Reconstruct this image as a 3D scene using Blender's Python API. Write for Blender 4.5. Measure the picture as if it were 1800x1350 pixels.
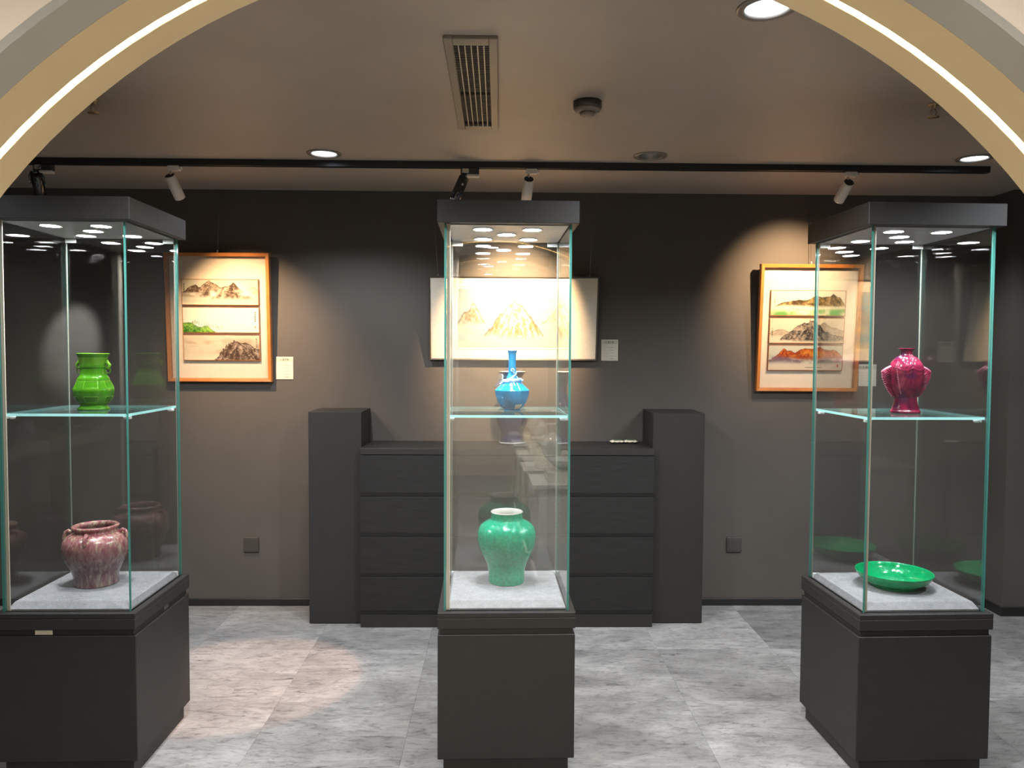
import bpy, bmesh, math, random
import numpy as np
from mathutils import Vector, Matrix, Euler

for o in list(bpy.data.objects):
    bpy.data.objects.remove(o, do_unlink=True)
scene = bpy.context.scene
COL = scene.collection
PI = math.pi
random.seed(4)

# ------------------------------------------------------------------ camera
cam_d = bpy.data.cameras.new('camera')
cam_d.sensor_fit = 'HORIZONTAL'
cam_d.sensor_width = 36.0
cam_d.lens = 36.0 * 1358.9 / 1800.0
cam_d.clip_start = 0.02
cam = bpy.data.objects.new('camera', cam_d)
COL.objects.link(cam)
YAW, PIT, ROLL = .0177, .0418, .0052
cam.matrix_world = (Matrix.Translation((0, 0, 1.6)) @ Matrix.Rotation(-YAW, 4, 'Z')
                    @ Matrix.Rotation(PI / 2 - PIT, 4, 'X') @ Matrix.Rotation(ROLL, 4, 'Z'))
scene.camera = cam

# ------------------------------------------------------------------ world, exposure
w = bpy.data.worlds.new('world')
scene.world = w
w.use_nodes = True
w.node_tree.nodes['Background'].inputs[0].default_value = (1.0, .93, .85, 1)
w.node_tree.nodes['Background'].inputs[1].default_value = .02
vs = scene.view_settings
vs.view_transform = 'Standard'
vs.look = 'None'
vs.gamma = 1
vs.use_curve_mapping = False
vs.exposure = 0.55
scene.cycles.transparent_max_bounces = 40
scene.cycles.max_bounces = 10
scene.cycles.glossy_bounces = 6
scene.cycles.sample_clamp_indirect = 60.0
scene.cycles.caustics_reflective = False

# light levels (the lamps themselves are built with their fittings below)
DOWN_W = 64.0        # recessed ceiling downlights
FRONT_FILL_W = 105.0       # unseen downlights added in the front shop as fill
LED_CASE = 400.0     # LED discs in the showcase caps
LED_ARCH = 22.0      # light line in the arch
COOL = (.90, .95, 1.0)
WARM = (1.0, .67, .38)

WY = 4.819           # back wall
CZ = 2.584           # ceiling
XL, XR = -3.3, 3.9   # side walls
ARX, ARR, ARZ = .039, 1.07, 1.174   # arch centre x, radius, springing height
AY0, AY1 = 1.043, 1.260            # arch wall front and back

# ------------------------------------------------------------------ materials
def mat(name, color, rough=.5, metal=0.0, coat=0.0, spec=.5):
    m = bpy.data.materials.new(name)
    m.use_nodes = True
    b = m.node_tree.nodes['Principled BSDF']
    b.inputs['Base Color'].default_value = (*color, 1)
    b.inputs['Roughness'].default_value = rough
    b.inputs['Metallic'].default_value = metal
    b.inputs['Coat Weight'].default_value = coat
    b.inputs['Coat Roughness'].default_value = .04
    b.inputs['Specular IOR Level'].default_value = spec
    return m

def nd(m, t, **kw):
    n = m.node_tree.nodes.new(t)
    for k, v in kw.items():
        setattr(n, k, v)
    return n

def lk(m, a, b):
    m.node_tree.links.new(a, b)

def bsdf(m):
    return m.node_tree.nodes['Principled BSDF']

def ramp(m, stops, fac):
    r = nd(m, 'ShaderNodeValToRGB')
    e = r.color_ramp.elements
    while len(e) < len(stops):
        e.new(.5)
    for i, (p, c) in enumerate(stops):
        e[i].position = p
        e[i].color = (*c, 1)
    lk(m, fac, r.inputs[0])
    return r.outputs[0]

def noise(m, scale, detail=4, rough=.5, stretch=(1, 1, 1), coord='Object', dist=0.0):
    tc = nd(m, 'ShaderNodeTexCoord')
    mp = nd(m, 'ShaderNodeMapping')
    mp.inputs['Scale'].default_value = stretch
    lk(m, tc.outputs[coord], mp.inputs[0])
    n = nd(m, 'ShaderNodeTexNoise')
    n.inputs['Scale'].default_value = scale
    n.inputs['Detail'].default_value = detail
    n.inputs['Roughness'].default_value = rough
    n.inputs['Distortion'].default_value = dist
    lk(m, mp.outputs[0], n.inputs['Vector'])
    return n

def bump(m, fac, strength=.2, dist=.002):
    b = nd(m, 'ShaderNodeBump')
    b.inputs['Strength'].default_value = strength
    b.inputs['Distance'].default_value = dist
    lk(m, fac, b.inputs['Height'])
    lk(m, b.outputs[0], bsdf(m).inputs['Normal'])

def noisy(name, c0, c1, scale, rough=.5, stretch=(1, 1, 1), bumps=0.0, coat=0.0, detail=4, spec=.5, p=(.35, .65)):
    m = mat(name, c0, rough, coat=coat, spec=spec)
    n = noise(m, scale, detail, .55, stretch)
    lk(m, ramp(m, [(p[0], c0), (p[1], c1)], n.outputs['Fac']), bsdf(m).inputs['Base Color'])
    if bumps:
        bump(m, n.outputs['Fac'], bumps)
    return m

def emis(name, color, strength):
    m = bpy.data.materials.new(name)
    m.use_nodes = True
    t = m.node_tree
    t.nodes.clear()
    e = t.nodes.new('ShaderNodeEmission')
    e.inputs[0].default_value = (*color, 1)
    e.inputs[1].default_value = strength
    o = t.nodes.new('ShaderNodeOutputMaterial')
    t.links.new(e.outputs[0], o.inputs[0])
    return m

def glass_face(name, tint=(.975, .985, .98)):
    """clear sheet glass: straight transmission plus a Fresnel mirror reflection"""
    m = bpy.data.materials.new(name)
    m.use_nodes = True
    t = m.node_tree
    t.nodes.clear()
    g = t.nodes.new('ShaderNodeNewGeometry')
    dot = t.nodes.new('ShaderNodeVectorMath'); dot.operation = 'DOT_PRODUCT'
    t.links.new(g.outputs['Normal'], dot.inputs[0]); t.links.new(g.outputs['Incoming'], dot.inputs[1])
    def math_(op, a, b=None):
        n = t.nodes.new('ShaderNodeMath'); n.operation = op
        for i, v in enumerate((a, b)):
            if v is None: continue
            if isinstance(v, (int, float)): n.inputs[i].default_value = v
            else: t.links.new(v, n.inputs[i])
        return n.outputs[0]
    a = math_('ABSOLUTE', dot.outputs['Value'])
    p = math_('POWER', math_('SUBTRACT', 1.0, a), 5.0)
    fac = math_('ADD', math_('MULTIPLY', p, .92), .08)
    tr = t.nodes.new('ShaderNodeBsdfTransparent'); tr.inputs[0].default_value = (*tint, 1)
    gl = t.nodes.new('ShaderNodeBsdfGlossy'); gl.inputs['Roughness'].default_value = 0.0
    mx = t.nodes.new('ShaderNodeMixShader')
    o = t.nodes.new('ShaderNodeOutputMaterial')
    t.links.new(fac, mx.inputs[0]); t.links.new(tr.outputs[0], mx.inputs[1]); t.links.new(gl.outputs[0], mx.inputs[2])
    t.links.new(mx.outputs[0], o.inputs[0])
    return m

M = {}
M['wall'] = noisy('dark_wall_paint', (.066, .056, .048), (.074, .063, .054), 3, .75)
M['ceiling'] = noisy('brown_ceiling_paint', (.37, .315, .265), (.40, .34, .288), 2, .55)
M['white_wall'] = noisy('off_white_plaster', (.74, .68, .61), (.78, .72, .65), 4, .8)
M['cream'] = noisy('cream_lining', (.60, .50, .31), (.63, .53, .34), 3, .6)
M['grey_reveal'] = noisy('grey_reveal_band', (.36, .37, .355), (.40, .41, .39), 3, .7)  # plain grey for the near band of the arch
M['base'] = mat('black_baseboard', (.012, .011, .010), .45)
M['grout'] = mat('tile_joint', (.26, .255, .25), .8)
M['shop_floor'] = noisy('shop_floor', (.28, .27, .26), (.36, .35, .33), 3, .5)
M['lam'] = noisy('black_laminate', (.021, .0195, .018), (.024, .022, .020), 30, .5, bumps=.03, spec=.35)
M['lam_edge'] = mat('laminate_edge', (.12, .11, .10), .4)
M['wood_black'] = noisy('black_wood_grain', (.013, .0122, .0115), (.019, .018, .017), 14, .55, stretch=(.5, 1, 9), bumps=.25, spec=.3)
M['gface'] = glass_face('sheet_glass')
M['pic_glass'] = glass_face('picture_glass', (.99, .99, .985))
M['linen'] = None
M['steel'] = mat('brushed_steel', (.55, .55, .53), .32, 1.0)
M['cap_under'] = noisy('grey_cap_lining', (.30, .30, .31), (.36, .36, .37), 10, .38, stretch=(1, 6, 1))
M['acrylic'] = mat('clear_acrylic_clamp', (.75, .80, .80), .12, coat=1)
M['seal'] = mat('beige_door_seal', (.62, .54, .42), .45)
M['seal_dark'] = mat('taupe_seal', (.22, .19, .15), .5)
M['paper'] = mat('paper', (.72, .66, .52), .8)
M['white_metal'] = mat('white_lacquer', (.72, .66, .60), .4)
M['black_metal'] = mat('black_lacquer', (.015, .015, .016), .22, coat=.6)
M['dark'] = mat('dark_plastic', (.022, .021, .02), .5)
M['track'] = mat('black_track', (.014, .014, .014), .4)
M['frame_wood'] = noisy('honey_wood', (.34, .115, .022), (.43, .155, .034), 9, .4, stretch=(1, 1, 1), coat=.2)
M['thin_wood'] = mat('orange_panel_edge', (.40, .15, .035), .45)
M['mat_board'] = noisy('cream_mat', (.70, .60, .47), (.73, .63, .50), 20, .85)
M['silk'] = noisy('cream_silk', (.60, .54, .45), (.64, .58, .48), 25, .85, stretch=(1, 1, 3))
M['dark_frame'] = mat('dark_thin_frame', (.06, .05, .042), .4)
M['silk_border'] = mat('gold_silk_border', (.66, .53, .32), .7)
M['wire'] = mat('steel_wire', (.25, .24, .23), .35, 1.0)
M['vent_frame'] = mat('vent_paint', (.20, .17, .145), .5)
M['vent_bar'] = mat('vent_bar', (.42, .37, .29), .4)
M['vent_dark'] = mat('vent_louver', (.055, .05, .045), .5)
M['duct_shade'] = mat('duct_shade_black', (.006, .006, .006), .9)
M['plate'] = mat('brown_switch_plate', (.05, .043, .038), .4)
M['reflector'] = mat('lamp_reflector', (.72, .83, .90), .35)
M['trim_ring'] = mat('downlight_ring', (.22, .195, .17), .35, .3)
M['brass'] = mat('brass', (.55, .40, .22), .3, 1.0)
M['led_case'] = emis('case_led', (.97, .97, 1.0), LED_CASE)
M['led_arch'] = emis('arch_led', (1.0, .64, .25), LED_ARCH)
M['lamp_cool'] = emis('downlight_lamp', (.86, .92, 1.0), 30.0)
M['lamp_warm'] = emis('spot_lamp', (1.0, .82, .6), 25.0)
M['ped_white'] = mat('white_pedestal', (.70, .69, .64), .5)
M['block'] = mat('cream_block', (.80, .77, .66), .7)
M['porcelain'] = noisy('pale_porcelain', (.62, .66, .66), (.72, .75, .74), 9, .15, coat=1)

def mk_edge(name, base, trans):
    m = mat(name, base, .12, coat=.5)
    t = m.node_tree
    b = bsdf(m)
    tl = t.nodes.new('ShaderNodeBsdfTranslucent'); tl.inputs[0].default_value = (*trans, 1)
    mx = t.nodes.new('ShaderNodeMixShader'); mx.inputs[0].default_value = .5
    o = t.nodes['Material Output']
    t.links.new(b.outputs[0], mx.inputs[1]); t.links.new(tl.outputs[0], mx.inputs[2]); t.links.new(mx.outputs[0], o.inputs[0])
    return m
M['gedge'] = mk_edge('green_glass_edge', (.06, .24, .20), (.16, .48, .42))
M['gedge_shelf_lit'] = mk_edge('lit_shelf_glass_edge', (.30, .72, .68), (.50, .92, .88))  # same glass, brighter colour standing in for LED light on the shelf edge

def mk_linen():
    m = mat('grey_linen', (.3, .3, .31), .95, spec=.1)
    n1 = noise(m, 420, 2, .6)
    n2 = noise(m, 30, 3, .6)
    mx = nd(m, 'ShaderNodeMath', operation='MULTIPLY_ADD')
    mx.inputs[1].default_value = .7
    lk(m, n1.outputs['Fac'], mx.inputs[0])
    ml = nd(m, 'ShaderNodeMath', operation='MULTIPLY'); ml.inputs[1].default_value = .3
    lk(m, n2.outputs['Fac'], ml.inputs[0]); lk(m, ml.outputs[0], mx.inputs[2])
    lk(m, ramp(m, [(.35, (.21, .21, .22)), (.65, (.40, .40, .42))], mx.outputs[0]), bsdf(m).inputs['Base Color'])
    bump(m, n1.outputs['Fac'], .5, .001)
    return m
M['linen'] = mk_linen()

def mk_tile():
    m = mat('grey_stone_tile', (.3, .3, .3), .42, spec=.35)
    t = m.node_tree
    oi = nd(m, 'ShaderNodeObjectInfo')
    tc = nd(m, 'ShaderNodeTexCoord')
    off = nd(m, 'ShaderNodeVectorMath', operation='SCALE')
    comb = nd(m, 'ShaderNodeCombineXYZ')
    for i in range(3): lk(m, oi.outputs['Random'], comb.inputs[i])
    lk(m, comb.outputs[0], off.inputs[0]); off.inputs['Scale'].default_value = 57.0
    add = nd(m, 'ShaderNodeVectorMath', operation='ADD')
    lk(m, tc.outputs['Object'], add.inputs[0]); lk(m, off.outputs[0], add.inputs[1])
    def nz(scale, stretch, detail, rough, dist):
        mp = nd(m, 'ShaderNodeMapping'); mp.inputs['Scale'].default_value = stretch
        lk(m, add.outputs[0], mp.inputs[0])
        n = nd(m, 'ShaderNodeTexNoise')
        n.inputs['Scale'].default_value = scale; n.inputs['Detail'].default_value = detail
        n.inputs['Roughness'].default_value = rough; n.inputs['Distortion'].default_value = dist
        lk(m, mp.outputs[0], n.inputs['Vector'])
        return n.outputs['Fac']
    cloud = nz(3.2, (1, 1.6, 1), 6, .6, .6)
    streak = nz(10.0, (.5, 2.3, 1), 9, .72, 1.6)
    fine = nz(26.0, (.7, 1.5, 1), 6, .7, .8)
    base = ramp(m, [(.3, (.195, .19, .186)), (.7, (.385, .376, .365))], cloud)
    marks = ramp(m, [(.345, (.34, .34, .34)), (.40, (.80, .80, .80)), (.52, (1, 1, 1)), (.68, (1.0, 1.0, 1.0))], streak)
    mul = nd(m, 'ShaderNodeMix', data_type='RGBA', blend_type='MULTIPLY')
    mul.inputs['Factor'].default_value = 1
    fin = ramp(m, [(.32, (.62, .62, .62)), (.5, (1, 1, 1)), (.7, (1.0, 1.0, 1.0))], fine)
    mul0 = nd(m, 'ShaderNodeMix', data_type='RGBA', blend_type='MULTIPLY'); mul0.inputs['Factor'].default_value = 1
    lk(m, base, mul0.inputs['A']); lk(m, fin, mul0.inputs['B'])
    lk(m, mul0.outputs['Result'], mul.inputs['A']); lk(m, marks, mul.inputs['B'])
    tone = nd(m, 'ShaderNodeMapRange')
    tone.inputs['To Min'].default_value = .72; tone.inputs['To Max'].default_value = 1.14
    lk(m, oi.outputs['Random'], tone.inputs['Value'])
    sc = nd(m, 'ShaderNodeVectorMath', operation='SCALE')
    lk(m, mul.outputs['Result'], sc.inputs[0]); lk(m, tone.outputs[0], sc.inputs['Scale'])
    lk(m, sc.outputs[0], bsdf(m).inputs['Base Color'])
    bump(m, streak, .12, .001)
    return m
M['tile'] = mk_tile()

def glaze(name, stops, scale, stretch=(1, 1, 1), rough=.12, detail=4, dist=0.0, nrough=.5, bumps=0.0):
    m = mat(name, stops[0][1], rough * .7)
    n = noise(m, scale, detail, nrough, stretch, dist=dist)
    lk(m, ramp(m, stops, n.outputs['Fac']), bsdf(m).inputs['Base Color'])
    if bumps: bump(m, n.outputs['Fac'], bumps, .001)
    return m
M['g_leaf'] = glaze('leaf_green_glaze', [(.3, (.035, .16, .004)), (.7, (.075, .30, .008))], 14)
M['g_leaf_light'] = glaze('thin_green_glaze', [(.3, (.10, .30, .015)), (.7, (.16, .40, .025))], 14)
M['g_pink_glint'] = glaze('pink_glint_glaze', [(.3, (.40, .10, .16)), (.7, (.55, .22, .28))], 20)  # lighter pink puts highlights into the fin tops and beads
M['g_blue'] = glaze('turquoise_blue_glaze', [(.3, (.0, .20, .46)), (.7, (.0, .30, .60))], 18)
M['g_dragon'] = glaze('pale_blue_dragon_glaze', [(.4, (.10, .42, .72)), (.6, (.75, .86, .92))], 60)
M['g_emerald'] = glaze('emerald_crackle_glaze', [(.3, (.0, .22, .115)), (.55, (.0, .31, .17)), (.75, (.004, .40, .235))], 90, rough=.1)
M['g_dish'] = glaze('bright_green_glaze', [(.3, (.0, .26, .085)), (.7, (.0, .36, .12))], 40)
M['g_wine'] = glaze('wine_red_glaze', [(.3, (.055, .012, .07)), (.42, (.10, .006, .028)), (.55, (.19, .009, .038)), (.7, (.29, .022, .06))], 17, dist=.8)
M['g_cobalt'] = glaze('cobalt_glaze', [(.3, (.006, .008, .045)), (.7, (.010, .014, .075))], 8)
M['g_white'] = mat('white_glaze', (.72, .72, .66), .15, coat=1)
M['g_foot'] = mat('bare_clay', (.45, .33, .2), .8)

def mk_mottled():
    m = mat('mottled_flambe_glaze', (.4, .2, .2), .22, coat=.2)
    n = noise(m, 34, 8, .7, (2.4, 2.4, .30), dist=.35)
    c1 = ramp(m, [(.34, (.055, .04, .045)), (.44, (.13, .055, .07)), (.51, (.17, .095, .10)), (.58, (.21, .165, .14)), (.70, (.34, .29, .22))], n.outputs['Fac'])
    n2 = noise(m, 38, 7, .7, (1.8, 1.8, .55), dist=.7)
    c2 = ramp(m, [(.34, (.20, .05, .075)), (.45, (.32, .10, .115)), (.53, (.36, .18, .15)), (.60, (.46, .36, .26)), (.66, (.58, .48, .33)), (.74, (.42, .13, .03))], n2.outputs['Fac'])
    tc = nd(m, 'ShaderNodeTexCoord')
    sp = nd(m, 'ShaderNodeSeparateXYZ'); lk(m, tc.outputs['Object'], sp.inputs[0])
    mr = nd(m, 'ShaderNodeMapRange'); mr.inputs['From Min'].default_value = .10; mr.inputs['From Max'].default_value = .20
    lk(m, sp.outputs['Z'], mr.inputs['Value'])
    mx = nd(m, 'ShaderNodeMix', data_type='RGBA')
    lk(m, mr.outputs[0], mx.inputs['Factor']); lk(m, c1, mx.inputs['A']); lk(m, c2, mx.inputs['B'])
    lk(m, mx.outputs['Result'], bsdf(m).inputs['Base Color'])
    bump(m, n.outputs['Fac'], .25, .002)
    return m
M['g_mottled'] = mk_mottled()

def mk_print():
    m = mat('printed_paper', (.8, .8, .8), .8, spec=.2)
    a = nd(m, 'ShaderNodeAttribute', attribute_name='print')
    lk(m, a.outputs['Color'], bsdf(m).inputs['Base Color'])
    return m
M['print'] = mk_print()

# ------------------------------------------------------------------ builders
def tag(o, label=None, cat=None, group=None, kind=None):
    if label: o['label'] = label
    if cat: o['category'] = cat
    if group: o['group'] = group
    if kind: o['kind'] = kind
    return o

def empty(name, loc=(0, 0, 0), rz=0.0, rx=0.0):
    o = bpy.data.objects.new(name, None)
    o.empty_display_size = .05
    COL.objects.link(o)
    o.location = loc
    o.rotation_euler = (rx, 0, rz)
    return o

def thing(name, label, cat, loc=(0, 0, 0), rz=0.0, rx=0.0, group=None):
    return tag(empty(name, loc, rz, rx), label, cat, group)

class MB:
    def __init__(s):
        s.v, s.f, s.mi, s.sm = [], [], [], []
    def add(s, verts, faces, mi=0, smooth=False):
        b = len(s.v)
        s.v += [tuple(p) for p in verts]
        for f in faces:
            s.f.append([b + i for i in f]); s.mi.append(mi if isinstance(mi, int) else 0); s.sm.append(smooth)
        return s
    def box(s, x0, x1, y0, y1, z0, z1, mi=0, mis=None):
        v = [(x, y, z) for z in (z0, z1) for y in (y0, y1) for x in (x0, x1)]
        fs = [(0, 2, 3, 1), (4, 5, 7, 6), (0, 1, 5, 4), (2, 6, 7, 3), (0, 4, 6, 2), (1, 3, 7, 5)]  # -z +z -y +y -x +x
        for k, f in enumerate(fs):
            s.add([v[i] for i in f], [(0, 1, 2, 3)], mis[k] if mis else mi)
        return s
    def cbox(s, x0, x1, y0, y1, z0, z1, c=.002, mi=0):
        """box with chamfered edges"""
        bm = bmesh.new()
        bmesh.ops.create_cube(bm, size=1)
        for v in bm.verts:
            v.co = Vector(((x0 + x1) / 2 + v.co.x * (x1 - x0), (y0 + y1) / 2 + v.co.y * (y1 - y0), (z0 + z1) / 2 + v.co.z * (z1 - z0)))
        bmesh.ops.bevel(bm, geom=list(bm.edges), offset=c, segments=1, affect='EDGES', profile=.5)
        bm.verts.index_update()
        s.add([v.co[:] for v in bm.verts], [[v.index for v in f.verts] for f in bm.faces], mi)
        bm.free()
        return s
    def lathe(s, prof, seg=48, mi=0, rm=None, mis=None, closed=False, cen=(0, 0, 0), fmi=None):
        n = len(prof); b = len(s.v)
        for i, (r, z) in enumerate(prof):
            for k in range(seg):
                a = 2 * PI * k / seg
                rr = r * (rm(a, z, i) if rm else 1.0)
                s.v.append((cen[0] + rr * math.cos(a), cen[1] + rr * math.sin(a), cen[2] + z))
        for i in range(n - 1):
            for k in range(seg):
                k2 = (k + 1) % seg
                s.f.append([b + i * seg + k, b + i * seg + k2, b + (i + 1) * seg + k2, b + (i + 1) * seg + k])
                s.mi.append(fmi(2 * PI * (k + .5) / seg, .5 * (prof[i][1] + prof[i + 1][1]), i) if fmi else (mis[i] if mis else mi)); s.sm.append(True)
        for i, flip in ((0, True), (n - 1, False)):
            if prof[i][0] > 1e-6 and not closed:
                ring = [b + i * seg + k for k in range(seg)]
                s.f.append(ring[::-1] if flip else ring); s.mi.append(mis[min(i, n - 2)] if mis else mi); s.sm.append(False)
        return s
    def tube(s, pts, rad, seg=8, mi=0, caps=True):
        pts = [Vector(p) for p in pts]
        n = len(pts); b = len(s.v)
        rads = rad if isinstance(rad, (list, tuple)) else [rad] * n
        t0 = (pts[1] - pts[0]).normalized()
        ref = Vector((0, 0, 1)) if abs(t0.z) < .9 else Vector((1, 0, 0))
        u = t0.cross(ref).normalized()
        for i, p in enumerate(pts):
            t = (pts[min(i + 1, n - 1)] - pts[max(i - 1, 0)]).normalized()
            u = (u - t * u.dot(t)).normalized()
            w_ = t.cross(u)
            for k in range(seg):
                a = 2 * PI * k / seg
                s.v.append(tuple(p + (u * math.cos(a) + w_ * math.sin(a)) * rads[i]))
        for i in range(n - 1):
            for k in range(seg):
                k2 = (k + 1) % seg
                s.f.append([b + i * seg + k, b + i * seg + k2, b + (i + 1) * seg + k2, b + (i + 1) * seg + k]); s.mi.append(mi); s.sm.append(True)
        if caps:
            s.f.append([b + k for k in range(seg)][::-1]); s.mi.append(mi); s.sm.append(False)
            s.f.append([b + (n - 1) * seg + k for k in range(seg)]); s.mi.append(mi); s.sm.append(False)
        return s
    def ball(s, c, r, mi=0, seg=8, rings=5):
        prof = [(max(1e-7, r * math.sin(PI * i / rings)), -r * math.cos(PI * i / rings)) for i in range(rings + 1)]
        return s.lathe(prof, seg, mi, cen=c, closed=True)
    def build(s, name, mats, parent=None, loc=None, rot=None):
        me = bpy.data.meshes.new(name)
        me.from_pydata(s.v, [], s.f)
        for m in (mats if isinstance(mats, (list, tuple)) else [mats]):
            me.materials.append(m)
        me.polygons.foreach_set('material_index', s.mi)
        me.polygons.foreach_set('use_smooth', s.sm)
        me.update()
        o = bpy.data.objects.new(name, me)
        COL.objects.link(o)
        if parent: o.parent = parent
        if loc: o.location = loc
        if rot: o.rotation_euler = rot
        return o

def fix_normals(o):
    bm = bmesh.new(); bm.from_mesh(o.data)
    bmesh.ops.recalc_face_normals(bm, faces=bm.faces)
    bm.to_mesh(o.data); bm.free()
    return o

def share(name, src, parent, loc=(0, 0, 0), rot=(0, 0, 0), scale=(1, 1, 1)):
    o = bpy.data.objects.new(name, src.data if hasattr(src, 'data') else src)
    COL.objects.link(o); o.parent = parent; o.location = loc; o.rotation_euler = rot; o.scale = scale
    return o

def struct(name, mb, m, parent=None):
    o = mb.build(name, m, parent)
    if not parent: o['kind'] = 'structure'
    return o

def spline(pts, n=6):
    """Catmull-Rom through (r, z) points; a repeated point keeps a corner"""
    P = [np.array(p, float) for p in pts]
    out = []
    for i in range(len(P) - 1):
        p0 = P[max(i - 1, 0)]; p1 = P[i]; p2 = P[i + 1]; p3 = P[min(i + 2, len(P) - 1)]
        if np.allclose(p1, p2): continue
        for k in range(n):
            t = k / n
            q = .5 * ((2 * p1) + (-p0 + p2) * t + (2 * p0 - 5 * p1 + 4 * p2 - p3) * t * t + (-p0 + 3 * p1 - 3 * p2 + p3) * t ** 3)
            out.append((max(q[0], 1e-6), q[1]))
    out.append(tuple(P[-1]))
    return out

def spot_light(name, parent, loc, target_dir, watts, size_deg, blend, color, radius=.02):
    d = bpy.data.lights.new(name, 'SPOT')
    d.energy = watts; d.spot_size = math.radians(size_deg); d.spot_blend = blend
    d.color = color; d.shadow_soft_size = radius
    o = bpy.data.objects.new(name, d)
    COL.objects.link(o)
    o.parent = parent
    o.location = loc
    o.rotation_euler = Vector(target_dir).to_track_quat('-Z', 'Y').to_euler()
    return o

# ================================================================== ROOM
fl = struct('floor', MB().box(XL, XR, -4.2, WY + .1, -.12, -.003, mis=None), M['grout'])
struct('floor_front_shop', MB().box(XL, XR, -4.2, .995, -.003, 0), M['shop_floor'])
# stone tiles: a square grid, each tile its own piece
TS = .62
def tile_mesh(wx, wy):
    return MB().cbox(.0003, wx - .0003, .0003, wy - .0003, -.003, 0, .0006)
tmesh = {}
rows = [.995 + TS * i for i in range(7)]
for y0 in rows:
    y1 = min(y0 + TS, WY)
    k = -6
    while .245 + TS * k < XR:
        x0 = max(.245 + TS * k, XL); x1 = min(.245 + TS * (k + 1), XR)
        if x1 > x0 + .02:
            key = (round(x1 - x0, 3), round(y1 - y0, 3))
            if key not in tmesh:
                o = tile_mesh(*key).build('floor_tile', M['tile'], fl, (x0, y0, 0)); tmesh[key] = o
            else:
                share('floor_tile', tmesh[key], fl, (x0, y0, 0))
        k += 1
DOWN_POS = [(-.875, 3.92), (.756, 3.906), (2.388, 3.889), (.762, 2.235), (-.875, 2.235), (2.388, 2.235), (-2.5, 2.6)]
def ceiling_with_holes():
    """soffit with a round hole for every downlight, slab above"""
    bm = bmesh.new()
    xs = sorted({XL, XR} | {round(x + d, 4) for x, _ in DOWN_POS for d in (-.12, .12)})
    ys = sorted({AY1, WY + .1} | {round(y + d, 4) for _, y in DOWN_POS for d in (-.12, .12)})
    b = MB()
    used = {}
    for (x, y) in DOWN_POS: used[(round(x - .12, 4), round(y - .12, 4))] = (x, y)
    # plain background plates around square cut-outs, cut-outs filled by square-to-circle fans
    rects = [(XL, XR, AY1, WY + .1)]
    for (x, y) in DOWN_POS:
        hx0, hx1, hy0, hy1 = x - .12, x + .12, y - .12, y + .12
        new = []
        for (a, c, d, e) in rects:
            if hx0 >= c or hx1 <= a or hy0 >= e or hy1 <= d:
                new.append((a, c, d, e)); continue
            if d < hy0: new.append((a, c, d, hy0))
            if hy1 < e: new.append((a, c, hy1, e))
            lo, hi = max(d, hy0), min(e, hy1)
            if a < hx0: new.append((a, hx0, lo, hi))
            if hx1 < c: new.append((hx1, c, lo, hi))
        rects = new
    for (a, c, d, e) in rects:
        b.add([(a, d, CZ), (a, e, CZ), (c, e, CZ), (c, d, CZ)], [(0, 1, 2, 3)])
    n = 40
    for (x, y) in DOWN_POS:
        for k in range(n):
            q = []
            for kk in (k, k + 1):
                an = 2 * PI * kk / n + PI / 4
                c, s_ = math.cos(an), math.sin(an)
                m_ = max(abs(c), abs(s_))
                q.append(((x + .064 * c, y + .064 * s_, CZ), (x + .12 * c / m_, y + .12 * s_ / m_, CZ), (x + .064 * c, y + .064 * s_, CZ + .07)))
            b.add([q[0][0], q[1][0], q[1][1], q[0][1]], [(3, 2, 1, 0)])
            b.add([q[0][0], q[1][0], q[1][2], q[0][2]], [(0, 1, 2, 3)])
    b.box(XL, XR, AY1, WY + .1, CZ + .07, CZ + .14)
    bm.free()
    return b
struct('ceiling', ceiling_with_holes(), M['ceiling'])
struct('ceiling_front_shop', MB().box(XL, XR, -4.2, AY1, CZ, CZ + .1), M['white_wall'])
struct('wall_back', MB().box(XL, XR, WY, WY + .1, -.12, CZ), M['wall'])
struct('wall_left', MB().box(XL - .1, XL, AY0, WY + .1, -.12, CZ), M['wall'])
struct('wall_right', MB().box(XR, XR + .1, AY0, WY + .1, -.12, CZ), M['wall'])
struct('wall_pilaster', MB().box(3.085, XR, 4.615, WY, 0, CZ), M['wall'])
struct('wall_left_shop', MB().box(XL - .1, XL, -4.2, AY0, -.12, CZ), M['white_wall'])
struct('wall_right_shop', MB().box(XR, XR + .1, -4.2, AY0, -.12, CZ), M['white_wall'])
struct('wall_rear_shop', MB().box(XL, XR, -4.3, -4.2, -.12, CZ), M['white_wall'])
struct('baseboard_back', MB().cbox(XL, 3.085, WY - .012, WY, 0, .045, .002), M['base'])
struct('baseboard_pilaster', MB().cbox(3.073, XR, 4.603, 4.615, 0, .055, .002).cbox(3.073, 3.085, 4.615, WY - .012, 0, .055, .002), M['base'])

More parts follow.
